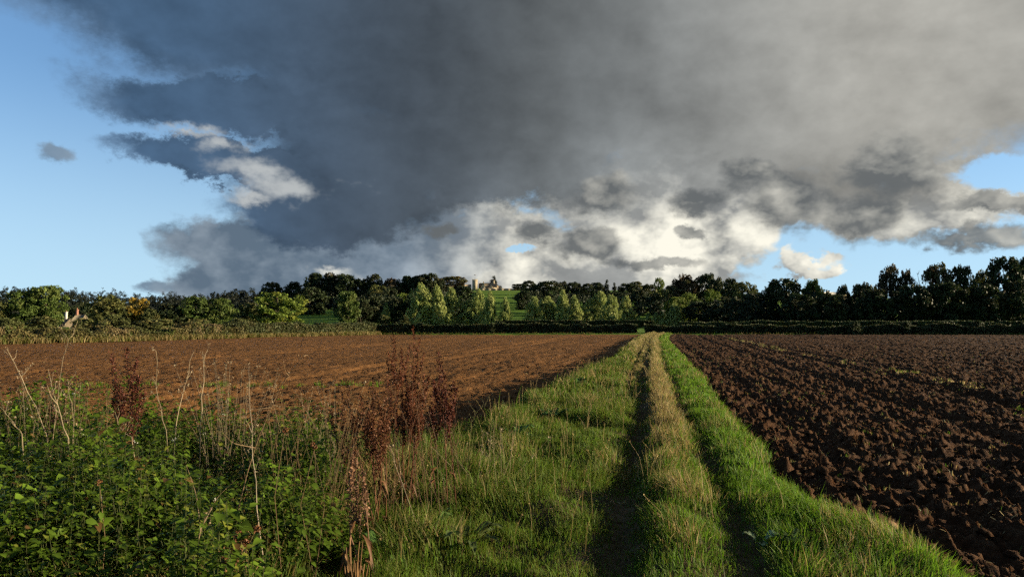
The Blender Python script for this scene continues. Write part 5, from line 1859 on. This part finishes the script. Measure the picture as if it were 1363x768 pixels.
# ---------------------------------------------------------------- broad-leaved plants in the grass
def rosette(name, label, px, py, n, length, width, col, seed, rise=0.7, Y=None, category='plant', stalk=0.5, mat='weed'):
    """big leaves on stalks springing from one root; each leaf a part"""
    r = np.random.default_rng(seed)
    p = on_ground(px, py, 0.0) if Y is None else at(px, py, Y)
    foot = np.array([p[0], p[1], ground_under(p[0], p[1])])
    o = thing(name, label, category, tuple(foot))
    for k in range(n):
        a = k * 2.4 + r.uniform(-.4, .4); L = length * r.uniform(0.65, 1.2); el = rise * r.uniform(0.5, 1.35)
        d = np.array([math.cos(a) * math.cos(el), math.sin(a) * math.cos(el), math.sin(el)])
        s0 = d * L * stalk
        nseg = 7; t = np.linspace(0, 1, nseg)
        flat = np.array([d[0], d[1], 0.0])
        mid = s0 + d * (L * t)[:, None] - np.array([0, 0, 1]) * (L * 0.55 * t ** 2)[:, None]
        sd = np.cross(d, [0, 0, 1.0]); sd /= np.linalg.norm(sd) + 1e-9
        wd = width * r.uniform(.75, 1.2) * 0.5 * np.sin(np.pi * np.clip(t * 0.9 + 0.1, 0, 1)) ** 0.7 * (1 - 0.25 * t)
        wav = r.normal(0, 0.10, (2, nseg)) * width
        A = mid - sd * wd[:, None] + np.array([0, 0, 1]) * (wd * 0.35 + wav[0])[:, None]
        B = mid + sd * wd[:, None] + np.array([0, 0, 1]) * (wd * 0.35 + wav[1])[:, None]
        V = np.concatenate([A, mid, B]); F = []
        for i in range(nseg - 1):
            F += [(i, i + 1, nseg + i + 1, nseg + i), (nseg + i, nseg + i + 1, 2 * nseg + i + 1, 2 * nseg + i)]
        g = Geo(); g.add(V, np.array(F), np.array(col) * r.uniform(.7, 1.3))
        g.add(*tube([(0, 0, 0), s0 * 0.5, s0, mid[3]], [0.005, 0.0045, 0.004, 0.002], 5), np.array(col) * 1.2 + [0.03, 0.01, 0])
        link('leaf', g.mesh('leaf', M[mat], True), o)
    return o


BL = (0.060, 0.112, 0.014)
rosette('broadleaf_dock', 'clump of big dark green leaves at the foot of the dock spike', 590, 652, 16, 0.30, 0.17, BL, 71, 1.0)
rosette('broadleaf_dock', 'second clump of big green leaves left of the dock spike foot', 556, 664, 13, 0.27, 0.15, BL, 72, 1.0)
rosette('broadleaf_dock', 'small leafy dock in the grass below the big leaf clumps', 575, 705, 10, 0.26, 0.10, (0.06, 0.105, 0.03), 73, 0.9)
rosette('broadleaf_dock', 'long leaved dock arching over the grass at bottom centre', 622, 728, 9, 0.30, 0.085, (0.075, 0.105, 0.035), 74, 0.75)
rosette('broadleaf_dock', 'light green broad leaved plant beside the sheaf of dead stalks', 508, 742, 7, 0.22, 0.13, (0.06, 0.12, 0.03), 75, 0.7)
rosette('pale_leaf_plant', 'plant with pale silvery leaf lying in the verge right of the track', 1012, 722, 4, 0.17, 0.09, (0.20, 0.26, 0.16), 76, 0.75, stalk=0.35)
rosette('leafy_weed', 'dark leafy weed just right of the silvery leaf plant', 1050, 728, 9, 0.16, 0.09, (0.05, 0.09, 0.03), 77, 0.8)
rosette('leafy_weed', 'leafy green weed on the left rim of the strip by the plough', 735, 560, 14, 0.28, 0.15, (0.05, 0.10, 0.028), 78, 0.8)
rosette('leafy_weed', 'leafy weed further back on the left rim of the strip', 772, 520, 14, 0.34, 0.17, (0.05, 0.095, 0.028), 79, 0.8)
rosette('leafy_weed', 'low leafy weed left of the track near the rusty leaf', 690, 585, 12, 0.24, 0.12, (0.055, 0.11, 0.03), 80, 0.75)
rosette('pale_leaf_plant', 'two pale leaves lying in the left wheel rut', 826, 662, 2, 0.07, 0.05, (0.24, 0.24, 0.12), 81, 0.4)


def tall_nettle(label, px, ytop, Y, seed):
    r = np.random.default_rng(seed)
    p = at(px, ytop, Y); foot = np.array([p[0], Y, ground_under(p[0], Y)]); H = p[2] - foot[2]
    o = thing('tall_nettle', label, 'nettle', tuple(foot))
    st = link('stem', mesh_from('stem', *tube([(0, 0, 0), (0.02, 0.01, H * .5), (0, 0, H)], [0.005, 0.004, 0.002], 5), np.tile((0.09, 0.11, 0.035), (15, 1)), True, M['weed']), o)
    for k in range(16):
        z = H * (1 - k * 0.042); a = k * np.pi / 2 + r.uniform(-.3, .3); L = min(0.085, 0.03 + 0.012 * k) * r.uniform(.85, 1.2)
        for q in (0, np.pi):
            d = np.array([[math.cos(a + q), math.sin(a + q), 0.15 - 0.02 * k]])
            V, F, C = leaves(np.array([[0, 0, z]]) + d * 0.02, d, np.array([[0, 0, 1.0]]), np.array([L]), np.array([L * .62]), np.array([(0.075, 0.14, 0.016)]) * r.uniform(.8, 1.2), 0.4, 0.3)
            link('leaf', mesh_from('leaf', V, F, C, False, M['weed']), o)


tall_nettle('tall bright nettle rising above the bed at left', 138, 541, 6.4, 91)
tall_nettle('tall nettle just left of the tall bright one', 118, 566, 6.0, 92)
tall_nettle('tall bright nettle right of the forked twig at the bed top', 446, 520, 7.2, 93)
tall_nettle('second tall nettle at the bed top near the thin brown dock', 432, 540, 7.0, 94)
tall_nettle('tall nettle above the bed between the straight stem and the pair', 232, 590, 5.6, 95)
